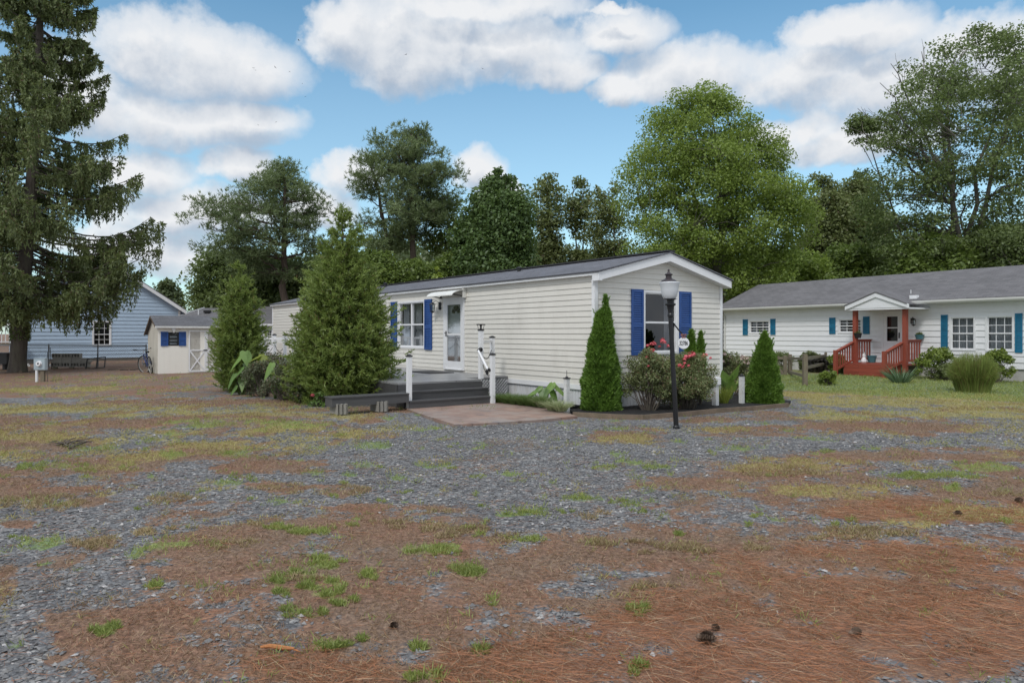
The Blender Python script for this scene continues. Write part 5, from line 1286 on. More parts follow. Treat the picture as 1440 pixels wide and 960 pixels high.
def pine(name, label, D, rows, trunkpx, seed, npad=60, mat=None, tr=.3, ntr=1, lean2=0, group='tall pines behind the mobile home', dens=.72, padr=1.5):
    r = np.random.default_rng(seed); z, xc, rad = env(rows, D); bx = PX(trunkpx, D); e = empty(name, (bx, D, 0)); tag(e, label, 'pine tree', group)
    wd = MB(); mb = MB(); nodes = []; nr_ = []
    for k in range(ntr):
        top = z[-1]-.8-k*1.5; T_ = np.linspace(0, 1, 14); tx = np.interp(top, z, xc)-bx+k*lean2
        P = np.stack([-.5*k+tx*T_**1.4, .4*k*T_, -.3+(top+.3)*T_], 1); P[1:] += r.normal(size=(13, 3))*.07; rd = tr*(1-.8*T_)*(1 if k == 0 else .75); wd.tube(P, rd, 8); nodes.append(P); nr_.append(rd)
    nodes = np.concatenate(nodes); nr_ = np.concatenate(nr_)
    zz = np.linspace(z[0], z[-1], 200); rr = np.interp(zz, z, rad); pdf = rr**1.2; cdf = np.cumsum(pdf)/pdf.sum()
    ci = np.searchsorted(cdf, (np.arange(npad)+r.random(npad))/npad).clip(0, 199); th = r.random(npad)*6.283
    Rr = np.maximum(rr[ci]-padr*.7, .1); q = np.where(r.random(npad) < .6, .85+.15*r.random(npad), .25+.6*r.random(npad))
    c = np.stack([np.interp(zz[ci], z, xc)-bx+Rr*q*np.cos(th), Rr*q*np.sin(th)*.8, zz[ci]], 1)
    for s_ in range(npad):
        att = nodes.copy(); hd = np.linalg.norm(c[s_, :2]-nodes[:, :2], axis=1); cost = np.abs(nodes[:, 2]-(c[s_, 2]-.35*hd))+.3*hd; kk = np.argmin(cost)
        P = limb_path(nodes[kk], c[s_]-[0, 0, .1], 7, up=-.04, r=r); wd.tube(P, np.linspace(max(.05, nr_[kk]*.4), .02, 7), 5)
        pr = padr*(.5+.6*r.random()); nt_ = int(150*dens*(pr/padr)**2)+20
        # pad made of several sub lobes along the outer limb
        nl = 5; lob = P[-1]+r.normal(size=(nl, 3))*pr*.5*np.array([1, 1, .22]); li = r.integers(0, nl, nt_)
        g = unit(r.normal(size=(nt_, 3)))*(r.random((nt_, 1))**.4); t_ = lob[li]+g*pr*.55*np.array([1, 1, .5])
        for lb in lob: wd.tube([P[-2], (P[-2]+lb)/2+[0, 0, -.05], lb], [.02, .015, .008], 3, cap=False)
        nb = 8; base = np.repeat(t_, nb, 0); dd = r.normal(size=(nt_*nb, 3))*.75+np.array([0, 0, .55])+np.repeat(g, nb, 0)*.7
        blades(mb, base, dd, .20+.15*r.random(nt_*nb), .037, seed=seed+s_)
    wd.build('trunk', bark_p, e); mb.build('crown', mat or L_pine, e); return e

pine('pine_tree', 'spreading loblolly pine rising behind the far end of the mobile home', 48, [(228,375,425),(242,350,452),(268,305,464),(298,272,474),(330,276,478),(352,300,470),(385,330,440)], 400, 21, npad=64, tr=.34, padr=1.7)
pine('pine_tree', 'tallest two stemmed pine with flat layered boughs behind the mobile home', 46, [(174,560,602),(190,535,622),(215,510,642),(248,486,664),(285,482,662),(318,488,610),(352,500,570)], 584, 22, npad=72, tr=.32, ntr=2, lean2=-2.2, padr=1.6)
tree('evergreen_tree', 'dense dark green pointed evergreen beside the tallest pine', 42, [(236,690,708),(262,672,738),(300,660,750),(340,650,755),(400,642,758)], 700, L_ivy, bark_d, 23, nclump=260, nleaf=260, leaf=.20, cr=.75, fork=.1, inner=.45)
tree('round_tree', 'small dull green tree between the pine and the pointed evergreen', 43, [(283,650,675),(310,640,690),(345,630,690),(400,625,690)], 655, L_ivy, bark_g, 24, nclump=70, nleaf=220, leaf=.2, cr=.7, group='understorey trees behind the mobile home')
tree('light_tree', 'airy pale green tree in the gap right of the tallest pine', 47, [(280,600,650),(310,595,668),(350,590,670),(400,590,670)], 630, L_fresh, bark_g, 25, nclump=70, nleaf=110, leaf=.2, cr=.9, hole=.2, group='understorey trees behind the mobile home')
for i, (a, b, t, lb, mt_) in enumerate(((478, 560, 352, 'bushy green tree behind the large cedar', L_fresh), (545, 625, 366, 'bushy tree at the foot of the tallest pine', L_fresh), (600, 668, 356, 'bushy tree left of the pointed evergreen over the roof', L_fresh), (430, 500, 360, 'dull bushy tree between the two big pines', L_oak))):
    tree('understorey_tree', lb, 41+i, [(t, (a+b)/2-12, (a+b)/2+10), (t+12, a+8, b-8), (t+30, a, b), (425, a, b)], (a+b)/2, mt_, bark_g, 30+i, nclump=110, nleaf=190, leaf=.19, cr=.75, fork=.1, group='understorey trees behind the mobile home')
tree('oak_tree', 'broad dark oak behind the smaller cedar on the left', 54, [(352,300,335),(366,276,395),(392,264,428),(415,262,430),(440,266,430)], 345, L_oak, bark_d, 35, nclump=230, nleaf=190, leaf=.24, cr=1.0, inner=.2, fork=.15)
tree('oak_tree', 'dark tree filling under the spreading pine', 52, [(362,385,440),(378,372,470),(420,370,480),(445,372,480)], 425, L_oak, bark_d, 36, nclump=110, nleaf=160, leaf=.24, cr=1.0, inner=.2, fork=.15)
tree('lime_sapling', 'small lime green sapling tip just above the mobile home roof', 36, [(376,614,620),(383,608,628),(395,604,632),(410,606,630)], 618, L_lime, bark_g, 37, nclump=22, nleaf=120, leaf=.16, cr=.4, tr=.06, group='understorey trees behind the mobile home')
tree('thin_tree', 'slender see through tree right of the pointed evergreen', 52, [(246,752,795),(262,742,805),(300,740,800),(345,745,800),(388,745,800)], 768, L_dull, bark_g, 38, nclump=120, nleaf=105, leaf=.22, cr=.85, ntr=2, hole=.25, tr=.2, inner=.1, group='thin trees over the roof')
tree('thin_tree', 'thin open tree left of the big maple', 53, [(250,800,826),(268,790,838),(310,790,842),(350,790,840),(388,790,840)], 808, L_dull, bark_g, 39, nclump=90, nleaf=105, leaf=.22, cr=.85, ntr=2, hole=.25, tr=.18, inner=.1, group='thin trees over the roof')
tree('thin_tree', 'bare looking thin tree touching the left edge of the maple', 50, [(255,855,885),(285,838,885),(330,845,890),(385,840,890)], 862, L_dull, bark_g, 40, nclump=60, nleaf=80, leaf=.2, cr=.8, hole=.3, tr=.14, inner=.1, group='thin trees over the roof')
tree('thin_tree', 'leafy thin tree filling the gap just left of the maple', 51, [(262,828,850),(285,822,872),(330,820,880),(390,820,880)], 850, L_dull, bark_g, 140, nclump=90, nleaf=110, leaf=.2, cr=.85, hole=.15, tr=.16, inner=.1, group='thin trees over the roof')
tree('maple_tree', 'very large bright green maple over the gable of the mobile home', 40, [(118,982,998),(130,950,1022),(150,930,1045),(172,905,1075),(198,888,1098),(222,878,1122),(250,870,1132),(285,868,1142),(325,866,1145),(360,870,1136),(395,880,1125),(415,890,1120)], 1008, L_maple, bark_g, 41, nclump=560, nleaf=230, leaf=.14, cr=.85, flat=.55, ntr=3, tr=.34, inner=.15, nlimb=26, fork=.25, hole=.12)
tree('dark_tree', 'dark dull green tree right behind the maple', 54, [(235,1140,1160),(262,1130,1185),(300,1125,1200),(350,1120,1205),(400,1120,1205)], 1160, L_dull, bark_g, 42, nclump=170, nleaf=170, leaf=.23, cr=.95, inner=.3)
tree('dark_tree', 'dark rusty tinged tree between the maple and the tall tree on the right', 55, [(240,1188,1215),(265,1175,1238),(310,1165,1255),(360,1160,1262),(400,1160,1262)], 1205, L_dull, bark_g, 43, nclump=190, nleaf=170, leaf=.23, cr=.95, inner=.3)
D_ = 42; bxr = PX(1340, D_)
def rel(px, py, y=0): return (PX(px, D_)-bxr, y, PZ(py, D_))
bareb = [(rel(1318, 255), rel(1213, 148, .6), 14), (rel(1322, 240), rel(1245, 95, -.6), 14), (rel(1318, 270), rel(1192, 182, -.3), 14), (rel(1330, 220), rel(1300, 70, .3), 10), (rel(1330, 250), rel(1232, 190, 1), 12), (rel(1320, 262), rel(1225, 125, -1), 12)]
tree('tall_open_tree', 'tall open tree with bare grey branches on its left side behind the white house', D_, [(40,1350,1410),(58,1310,1450),(85,1272,1480),(115,1248,1490),(150,1230,1500),(185,1222,1510),(215,1212,1510),(250,1212,1515),(300,1214,1515),(350,1222,1510),(395,1232,1500)], 1340, L_oak, bark_g, 44, nclump=620, nleaf=120, leaf=.16, cr=.78, flat=.5, ntr=4, tr=.3, hole=.14, inner=.1, nlimb=30, fork=.2, bare=bareb, up=.5)
tree('leaning_bough_tree', 'thin tree with leafy bough tips reaching left of the tall open tree', 43, [(160,1200,1226),(178,1184,1240),(200,1192,1236)], 1300, L_oak, bark_g, 45, nclump=26, nleaf=95, leaf=.17, cr=.55, tr=.12, hole=.0, inner=.3, nlimb=6)
tree('bushy_tree', 'bright bushy undergrowth tree behind the ridge of the white house', 41, [(330,1280,1330),(345,1262,1360),(375,1250,1380),(410,1250,1380)], 1310, L_fresh, bark_g, 46, nclump=120, nleaf=190, leaf=.2, cr=.8, fork=.1, group='understorey trees behind the white house')
tree('bushy_tree', 'dark bushy tree behind the right end of the white house roof', 40, [(318,1385,1430),(335,1370,1470),(380,1360,1500),(410,1360,1500)], 1420, L_oak, bark_g, 47, nclump=130, nleaf=190, leaf=.2, cr=.8, fork=.1, group='understorey trees behind the white house')
tree('bushy_tree', 'dull bushy tree behind the left end of the white house roof', 47, [(345,1170,1215),(358,1160,1250),(390,1150,1260),(425,1150,1260)], 1200, L_fresh, bark_g, 48, nclump=110, nleaf=180, leaf=.22, cr=.8, fork=.1, group='understorey trees behind the white house')
tree('bushy_tree', 'shaded bushy tree low between the maple and the white house', 44, [(350,1040,1090),(370,1020,1160),(410,1010,1170),(440,1010,1170)], 1090, L_maple, bark_g, 49, nclump=150, nleaf=180, leaf=.2, cr=.8, fork=.1, group='understorey trees behind the white house')
tree('distant_tree', 'small hazy round tree far away over the shed roof', 88, [(392,228,244),(400,218,252),(415,216,257),(432,218,257)], 237, L_far, bark_g, 50, nclump=60, nleaf=120, leaf=.35, cr=1.0, fork=.2, group=None)

# distant woods as one mass
def far_woods():
    r = np.random.default_rng(77); mb = MB()
    N = 900; px = np.concatenate([r.uniform(440, 1700, N), r.uniform(-500, -60, 120)]); D = r.uniform(62, 95, len(px)); top = 352+22*fbm(px/40, px*0, 7)*2-18
    top = np.where(px < 0, 400, top); 
    zt = CAM_H-(top-HZ)*D/F; cz = zt*r.random(len(px))**.6; x = (px-720)/F*D
    per = 110; idx = np.repeat(np.arange(len(px)), per); g = unit(r.normal(size=(len(idx), 3)))*(r.random((len(idx), 1))**.4)
    pos = np.stack([x, D, cz], 1)[idx]+g*np.array([2.0, 2.0, 1.3]); pos[:, 2] = np.maximum(pos[:, 2], .1)
    leaves(mb, pos, r.normal(size=(len(idx), 3))+[0, 0, .5], .45*(.6+.8*r.random(len(idx))), .3, 7)
    tag(mb.build('distant_woods', L_far), 'distant green woods filling the horizon behind the trees', 'woods', kind='stuff')
far_woods()

# ------------------------------------------------------------------ the big spruce on the left
def spruce():
    r = np.random.default_rng(91); D = 28.0; bx, by = PX(24, D), D
    e = empty('spruce_tree', (bx, by, 0)); tag(e, 'huge dark spruce with drooping boughs and thick leaning trunk at the left edge', 'spruce')
    wd = MB(); mb = MB(); H = 19.5
    tz = np.linspace(-.3, H, 26); ax = .075*np.clip(tz, 0, 6)+.45*sstep(4, 14, tz)
    P = np.stack([ax, 0*tz, tz], 1); rd = .27*(1-np.clip(tz, 0, H)/H)**.8+.02; rd[0] = .40; rd[1] = .29; wd.tube(P, rd, 12)
    prof_z = [1.7, 2.4, 3.4, 5.0, 6.2, 7.6, 9.3, 10.5, 12, 14.6, 17, 19.5]
    prof_r = [2.2, 3.9, 4.1, 4.6, 4.1, 3.4, 2.8, 2.4, 2.15, 1.85, 1.2, .15]
    nb = 245
    for k in range(nb):
        z0 = 2.6+(H-3.0)*((k+r.random())/nb)**1.08; th = r.random()*6.283; Rr = np.interp(z0-.4, prof_z, prof_r)*(.68+.42*r.random()**.7)
        if abs(z0-5.6) < .9 and math.cos(th) > .75: Rr *= 1.12
        droop = .10+.14*r.random(); n = 12; t = np.linspace(0, 1, n)
        d = np.array([math.cos(th), math.sin(th)*.95]); a0 = np.interp(z0, tz, ax)
        zz = z0+.10*Rr*t-droop*Rr*np.sin(t*2.2)*1.15+.16*Rr*t**3; zz = np.maximum(zz, 1.75+.5*r.random())
        wob = np.cumsum(r.normal(size=(n, 2))*.03*Rr/n, 0)*3
        B = np.stack([a0+d[0]*Rr*t+wob[:, 0], d[1]*Rr*t+wob[:, 1], zz], 1); wd.tube(B, np.linspace(.045*(Rr/5)**.5+.01, .008, n), 5, cap=False)
        # side twigs along the bough, each hung with sprays
        ns = int(20*Rr/4)+7; tt = .16+.84*r.random(ns)**.8; sd = np.array([-d[1], d[0], 0])
        for u in tt:
            p = np.array([np.interp(u, t, B[:, i]) for i in range(3)]); sl_n = (.18+.55*(1-u)**.6)*Rr*.34*(1 if r.random() < .5 else -1)
            m = 7; s = np.linspace(0, 1, m)[:, None]
            tw = p+s*(sd*sl_n+np.array([d[0], d[1], 0])*abs(sl_n)*.6)+np.array([0, 0, -1])*(s**1.5)*abs(sl_n)*.22
            # needles along twig
            nbk = 26; q = r.random(nbk); bp = p+(tw[-1]-p)*q[:, None]; dd = (tw[-1]-p)/(np.linalg.norm(tw[-1]-p)+1e-6)*.8+r.normal(size=(nbk, 3))*.55+[0, 0, .05]
            V1 = [bp]; D1 = [dd]; L1 = [np.full(nbk, .13)]
            for h in range(3):    # hanging strands
                q0 = r.random(); hp = p+(tw[-1]-p)*q0; hl = (.20+.55*r.random())*min(1, Rr/3.2); m2 = 12
                s2 = r.random(m2); bp = hp+np.stack([r.normal(size=m2)*.02, r.normal(size=m2)*.02, -s2*hl], 1); V1.append(bp); D1.append(r.normal(size=(m2, 3))*.5+[0, 0, -.9]); L1.append(np.full(m2, .125))
            V1 = np.concatenate(V1); D1 = np.concatenate(D1); L1 = np.concatenate(L1)
            blades(mb, V1, D1, L1*(.7+.6*r.random(len(L1))), .042, seed=int(r.integers(1e9)))
    for k in range(14):
        z0 = 2.2+r.random()*5; th = r.random()*6.283; wd.tube(limb_path((np.interp(z0, tz, ax), 0, z0), (np.interp(z0, tz, ax)+math.cos(th)*2.8, math.sin(th)*2.8, z0+.3), 6, r=r, up=-.03), np.linspace(.04, .008, 6), 5, cap=False)
    # low shoots hugging the trunk
    n = 900; z = 1.3+1.6*r.random(n); th = r.random(n)*6.283; base = np.stack([np.interp(z, tz, ax)+np.cos(th)*.26, np.sin(th)*.26, z], 1); blades(mb, base, np.stack([np.cos(th), np.sin(th), -.9+0*th], 1)+r.normal(size=(n, 3))*.3, .16, .045, seed=4)
    wd.build('trunk', bark_d, e); mb.build('crown', L_spruce, e)
spruce()

# ------------------------------------------------------------------ cedars (feathery) and arborvitae
def cedar(label, bx, by, rows, D, seed, nplume, z0=0.0, group='cedars left of the steps', dens=34):
    r = np.random.default_rng(seed); e = empty('cedar_tree', (bx, by, z0)); tag(e, label, 'cedar', group)
    z, xc, rad = env(rows, D); z = z-z0; xc = xc-bx; rad = np.maximum(rad*.98-min(.11, .05+.028*rad.max()**2*3)*np.clip(rad/.55, 0, 1), .03)
    wd = MB(); H = z[-1]; wd.tube([(0, 0, -.1), (np.interp(H*.5, z, xc)*.5, 0, H*.5), (xc[-1], 0, H*.97)], [.075, .045, .012], 8)
    zz = np.linspace(z[0], z[-1], 200); rr = np.interp(zz, z, rad); cdf = np.cumsum(rr**1.5+.01); cdf /= cdf[-1]
    # boughs: lobes on the surface, each bough a set of plumes
    nb = max(40, nplume//11); bi = np.searchsorted(cdf, (np.arange(nb)+r.random(nb))/nb).clip(0, 199); bth = np.arange(nb)*2.39996+r.normal(size=nb)*.3; bz = zz[bi]
    mb = MB(); 
    for k in range(nb):
        Rb = max(.03, rr[bi[k]]*(.80+.26*r.random())-.06); sc0 = min(1, .35+Rb/.7); d = np.array([math.cos(bth[k]), math.sin(bth[k])]); tip = np.array([np.interp(bz[k], z, xc)+d[0]*Rb, d[1]*Rb, bz[k]]); st_z = max(.08, bz[k]-.42*Rb)
        st = np.array([np.interp(st_z, z, xc)*.8, 0, st_z]); P = limb_path(st, tip, 5, up=-.10, r=r); wd.tube(P, np.linspace(.018, .005, 5), 4, cap=False)
        npl = 16+int(6*rr[bi[k]]/rad.max()); s = .30+.72*r.random(npl)**.7
        c = st+(tip-st)*s[:, None]+r.normal(size=(npl, 3))*(.065+.11*Rb)*np.array([1, 1, .8]); 
        out = unit(np.stack([d[0]+0*s, d[1]+0*s, .55+0*s], 1)+r.normal(size=(npl, 3))*.38); PL = (.16+.16*r.random(npl))*sc0
        m = dens; idx = np.repeat(np.arange(npl), m); q = r.random(npl*m); base = c[idx]+out[idx]*(q*PL[idx])[:, None]
        dd = out[idx]*1.0+r.normal(size=(npl*m, 3))*.52
        blades(mb, base, dd, .085*(.6+.7*r.random(npl*m)), .015, seed=seed+k)
    # ragged leader
    n = 260; q = r.random(n); base = np.stack([xc[-1]+r.normal(size=n)*.03, r.normal(size=n)*.03, H-.35+.38*q], 1); blades(mb, base, r.normal(size=(n, 3))*.4+[0, 0, 1], .08, .011, seed=2)
    wd.build('trunk', bark_d, e); mb.build('crown', L_crypt, e); return e
bx_, by_ = GP(473, 574); rowsA = [(290,477,483),(310,470,494),(335,463,506),(355,452,512),(385,440,524),(415,432,536),(445,424,546),(480,415,552),(510,408,556),(535,405,553),(555,412,540),(572,440,520)]
cedar('large feathery yellow green cedar standing over the dark bench board', bx_+.08, by_+.75, rowsA, by_+.75, 61, 2900)
bx_, by_ = GP(336, 556); rowsB = [(376,335,340),(390,328,347),(408,320,352),(430,314,360),(455,306,366),(480,303,370),(505,304,371),(530,306,366),(552,312,352)]
cedar('smaller feathery cedar between the shed and the deck railing', bx_, by_+.5, rowsB, by_+.5, 62, 1300, dens=26)

def arb(label, px, py, rows, seed, n=26000, group='cone shaped arborvitae', dy=0.0, name='arborvitae'):
    x, y = GP(px, py); y += dy; x = PX(px, y); r = np.random.default_rng(seed); e = empty(name, (x, y, 0)); tag(e, label, 'arborvitae', group)
    z, xc, rad = env(rows, y); xc = xc-x; H = z[-1]; wd = MB(); wd.tube([(0, 0, -.05), (0, 0, H*.5), (xc[-1], 0, H*.93)], [.04, .025, .006], 6)
    zz = np.linspace(z[0], z[-1], 200); rr = np.interp(zz, z, rad); cdf = np.cumsum(rr+.01); cdf /= cdf[-1]
    i = np.searchsorted(cdf, r.random(n)).clip(0, 199); th = r.random(n)*6.283
    bump_ = fbm(th*2.6+seed, zz[i]*5, seed, 4); R_ = rr[i]*(.66+.56*bump_)*(1-.30*r.random(n)**2)
    base = np.stack([np.interp(zz[i], z, xc)+R_*np.cos(th), R_*np.sin(th), zz[i]-.02], 1); out = np.stack([np.cos(th), np.sin(th), 0*th], 1)
    mb = MB(); blades(mb, base-out*.03, out*.75+np.array([0, 0, .9])+r.normal(size=(n, 3))*.45, .065*(.6+.8*r.random(n)), .019, seed=seed)
    for g_ in range(46):
        k_ = int(r.integers(0, n)); m_ = 26; sp_ = base[k_]+(out[k_]*.5+[0, 0, 1])*(r.random((m_, 1))*.10); blades(mb, sp_, out[k_]*.5+[0, 0, .9]+r.normal(size=(m_, 3))*.4, .04, .013, seed=g_)
    m = 500; q = r.random(m); blades(mb, np.stack([xc[-1]+r.normal(size=m)*.018, r.normal(size=m)*.018, H-.42+.40*q], 1), r.normal(size=(m, 3))*.5+[0, 0, 1], .05, .014, seed=1)
    wd.build('trunk', bark_d, e); mb.build('crown', L_arb, e); return e
arb('tall slim arborvitae with a thin tip at the left corner of the gable', 843, 582, [(415,850,853),(432,848,856),(440,838,860),(470,830,864),(510,822,870),(545,816,875),(570,813,877),(583,820,868)], 71, 34000, dy=.35)
arb('squat cone shaped arborvitae at the right end of the mulch bed', 1075, 571, [(466,1074,1077),(480,1067,1084),(505,1059,1091),(530,1053,1096),(550,1048,1100),(565,1047,1102),(574,1055,1095)], 72, 30000, dy=.35)
arb('twin tipped narrow arborvitae against the gable behind the rose bush', 972, 572, [(464,970,974),(480,965,979),(505,962,982),(560,961,985)], 73, 9000, dy=.0)
arb('small arborvitae tip right of the twin tipped one behind the roses', 985, 571.5, [(466,984,987),(482,980,990),(505,977,992),(560,976,993)], 74, 8000, dy=.0)

def shrub(name, label, x, y, w, d, h, mat, seed, n=6000, leaf=.04, asp=.55, stems=14, z0=0.0, flowers=None, cat='shrub', group=None, low=.15, spread=.6, twig=.006, lift=.0, top=1.0, fl=None):
    r = np.random.default_rng(seed); e = empty(name, (x, y, z0)); tag(e, label, cat, group); wd = MB(); mb = MB()
    nc = max(14, stems*3); th = r.random(nc)*6.283; q = np.sqrt(r.random(nc)); zc = low+(1-low)*r.random(nc)**.75
    prof = np.sqrt(np.clip(1-((zc-.45)/.62)**2, .08, 1)); c = np.stack([w/2*q*np.cos(th)*prof, d/2*q*np.sin(th)*prof, h*zc*.93], 1)
    for k in range(nc):
        b = np.array([c[k, 0]*.22, c[k, 1]*.22, 0]); P = limb_path(b, c[k], 5, up=.12, r=r); wd.tube(P, np.linspace(twig*1.6, twig*.5, 5), 4, cap=False)
    idx = r.integers(0, nc, n); cs = .17*(w+h)/2*spread*1.4
    g = unit(r.normal(size=(n, 3)))*(r.random((n, 1))**.45); pos = c[idx]+g*cs*np.array([1, 1, .85]); pos[:, 2] = np.maximum(pos[:, 2]+lift, .01)
    L_ = leaf*(.6+.8*r.random(n)); leaves(mb, pos, r.normal(size=(n, 3))+[0, -.2, .7], L_, L_*asp, seed)
    wd.build('stems', bark_d, e); mb.build('foliage', mat, e)
    if flowers:
        for (fx, fy, fz, fs, fm) in flowers:
            f = MB(); k = 16; fs *= 1.25; rr = np.random.default_rng(int(abs(fx*991+fz*77))); a = rr.random(k)*6.283; leaves(f, np.array([fx, fy, fz])+np.stack([np.cos(a), np.sin(a), .5*rr.normal(size=k)], 1)*fs*.35, np.stack([np.cos(a)*.6, np.sin(a)*.6, .6+0*a], 1), fs*.75, fs*.6, 5); f.build('flower', fm, e)
    return e
# roses
def flw(x, y, lst, m, D): return [((PX(px, D)-x), yy, PZ(py, D), s, m) for (px, py, yy, s) in lst]
rx, ry = GP(915, 583); ry += .35; rx = PX(912, ry)
fl = flw(rx, ry, [(917,482,-.1,.075),(921,483,-.05,.06),(932,478,-.1,.08),(936,481,0,.06),(917,492,-.15,.07),(908,501,-.2,.055),(942,486,.05,.05),(912,486,0,.05),(909,513,-.3,.04),(928,487,-.05,.045)], petal_r, ry-.1)
shrub('rose_bush', 'open twiggy rose bush with red blooms behind the lamp post', rx, ry, 1.05, .9, 1.25, L_rose, 81, n=17000, leaf=.036, stems=16, flowers=fl, cat='rose bush', low=.28, group='rose bushes before the gable', twig=.008)
rx, ry = GP(965, 580); ry += .35; rx = PX(965, ry)
fl = flw(rx, ry, [(963,501,-.2,.085),(969,499,-.2,.085),(974,497,-.15,.08),(978,500,-.1,.06),(959,504,-.3,.06),(991,500,0,.06),(996,499,.05,.06),(950,512,-.45,.06),(954,514,-.45,.05),(962,512,-.45,.045),(957,509,-.45,.045),(1001,503,0,.045)], petal_r, ry-.1)
shrub('rose_bush', 'dense rounded rose bush with pink blooms right of the lamp post', rx, ry, 1.2, 1.0, 1.15, L_rose, 82, n=26000, leaf=.036, stems=22, flowers=fl, cat='rose bush', low=.1, group='rose bushes before the gable', twig=.008)
rx = PX(1028, 17.5)
rr2 = np.random.default_rng(4)
fl = flw(rx, 17.5, [(1000+55*rr2.random(), 495+16*rr2.random(), -.3+.3*rr2.random(), .06+.03*rr2.random()) for k in range(22)], petal_w, 17.2)
shrub('rose_bush', 'pale pink rose bush beyond the right corner of the mobile home', rx, 17.5, 1.25, .8, 1.12, L_rose, 83, n=12000, leaf=.045, flowers=fl, cat='rose bush', group='rose bushes before the gable')

def ear_leaf(mb, tip_dir, base, size, r, droop=.5):
    """heart shaped hanging leaf"""
    d = unit(np.array(tip_dir, float)); s = unit(np.cross(d, [0, 0, 1.0])); nrm = np.cross(s, d)
    o = [(-.22,.0),(-.32,.20),(-.22,.40),(.05,.47),(.35,.36),(.65,.2),(1.0,0)]
    V = [base]; ctr = []
    for (u, v) in o: ctr.append((u, v))
    pts = [(0, 0)]+[(u, v) for u, v in o]+[(u, -v) for u, v in o[-2::-1]]
    for (u, v) in pts[1:]:
        V.append(base+(d*u+s*v*.92)*size+nrm*(-(abs(v)**2)*.35+.02*math.sin(v*18))*size+np.array([0, 0, -droop*max(u, 0)**2*size*.4]))
    n = len(V)-1
    mid = base+d*.4*size+np.array([0, 0, -.03*size]); V.append(mid); V[0] = base
    f = [(0, i, i+1, i+1) for i in range(1, n)]
    F_ = [[n+1, i, i+1] for i in range(1, n)]+[[n+1, n, 1]]
    k = mb.n; mb.add(V, F_)
def ear_plant(label, x, y, lst, seed, z0=0.0, mat=None, name='elephant_ear_plant', group='elephant ear plants', extra=None):
    """lst: leaf (px,py,size,dir angle in picture plane) in the photo, real distance y"""
    e = empty(name, (x, y, z0)); tag(e, label, 'leafy plant', group); r = np.random.default_rng(seed); wd = MB(); mb = MB()
    for (px, py, s, a, dyy) in lst:
        D = y+dyy; b = np.array([PX(px, D)-x, dyy, PZ(py, D)-z0]); dr = np.array([math.cos(a), -.35, math.sin(a)])
        wd.tube(limb_path((b[0]*.15, b[1]*.15, 0), b, 6, up=.12), np.linspace(.014, .008, 6), 5); ear_leaf(mb, dr, b, s, r)
    wd.build('stems', L_liri, e); mb.build('foliage', mat or L_ear, e); return e
x, y = GP(338, 559); ear_plant('elephant ear plant with drooping leaves before the smaller cedar', x, y+.1, [(346,498,.36,-1.2,0),(335,504,.38,-2.1,.05),(338,520,.34,-2.2,-.1),(328,529,.30,-1.9,-.1),(344,520,.30,-1.2,.1),(330,545,.26,-2.0,-.15),(348,514,.28,-.9,.15),(341,534,.26,-1.5,-.05),(352,527,.24,-.8,.1)], 1)
x, y = GP(385, 565); ear_plant('smaller elephant ear plant with three narrow hanging leaves by the edging', x, y+.1, [(380,515,.36,-1.9,-.1),(388,524,.36,-1.2,-.05),(394,520,.30,-.6,.1),(383,535,.26,-1.4,-.15)], 2)
x = PX(365, 17.2); ear_plant('yellow green elephant ear plant below the white deck railing', x, 17.2, [(362,501,.36,-2.6,0),(372,500,.34,-.5,.1),(366,506,.32,-1.7,-.1),(358,508,.28,-2.6,0)], 3, mat=L_hosta)
x, y = GP(768, 573, .07); ear_plant('elephant ear plant beside the short capped post', x, y+.5, [(774,542,.32,-2.2,0),(785,545,.34,-.8,0),(757,546,.28,-2.4,0),(764,550,.26,-1.6,-.1),(750,551,.24,-2.6,0),(778,552,.26,-1.2,-.05)], 4)
x = PX(1026, 16.2); ear_plant('upright broad leaved plant between the two white posts', x, 16.2, [(1030,528,.42,1.2,0),(1022,534,.36,2.0,.1),(1036,540,.36,.9,.1),(1018,540,.3,2.2,0),(1028,545,.3,1.6,-.1)], 5)

def grass_clump(name, label, x, y, n, h, spread, mat, seed, w=.008, z0=0.0, cat='grass clump', group=None, droop=.55, ns=4, lean=.55, bf=.30):
    r = np.random.default_rng(seed); mb = MB(); th = r.random(n)*6.283; q = np.sqrt(r.random(n)); b = np.stack([np.cos(th)*q*spread*bf*.5*1.6, np.sin(th)*q*spread*bf*.5*1.6, 0*q], 1)*(.75 if bf > .5 else 1)
    d = unit(np.stack([np.cos(th)*q*lean+r.normal(size=n)*.12, np.sin(th)*q*lean+r.normal(size=n)*.12, 1+0*q], 1)); H = h*(.55+.5*r.random(n)); s = unit(np.cross(d, r.normal(size=(n, 3))))
    V = []; hor = unit(d*np.array([1, 1, 0]))
    for k in range(ns+1):
        t = k/ns; p = b+d*(H*t)[:, None]+hor*(spread*.42*droop*t**2.2)[..., None]*1.0 if False else b+d*(H*t)[:, None]+hor*(spread*.5*droop*(t**2.4)) - np.array([0, 0, 1])*(H*droop*.42*t**2.6)[:, None]
        ww = w*(1-t**1.5)+.0008; V += [p-s*ww/2, p+s*ww/2]
    V = np.stack(V, 1).reshape(-1, 3); m = 2*(ns+1); i = np.arange(n)[:, None, None]*m; f = np.array([(2*k, 2*k+1, 2*k+3, 2*k+2) for k in range(ns)])[None]
    mb.add(V, (i+f).reshape(-1, 4)); o = mb.build(name, mat, None, (x, y, z0)); tag(o, label, cat, group); return o
for i, t in enumerate(np.linspace(0, 1, 7)):
    px, py = 700+t*62, 567.5+t*6; x, y = GP(px, py, .07); 
    grass_clump('border_grass', 'clump of green border grass along the patio beside the skirting', x+.05, y+.12, 420, .30, .36, L_liri, 200+i, w=.009, z0=.08, group='border grass clumps along the patio')
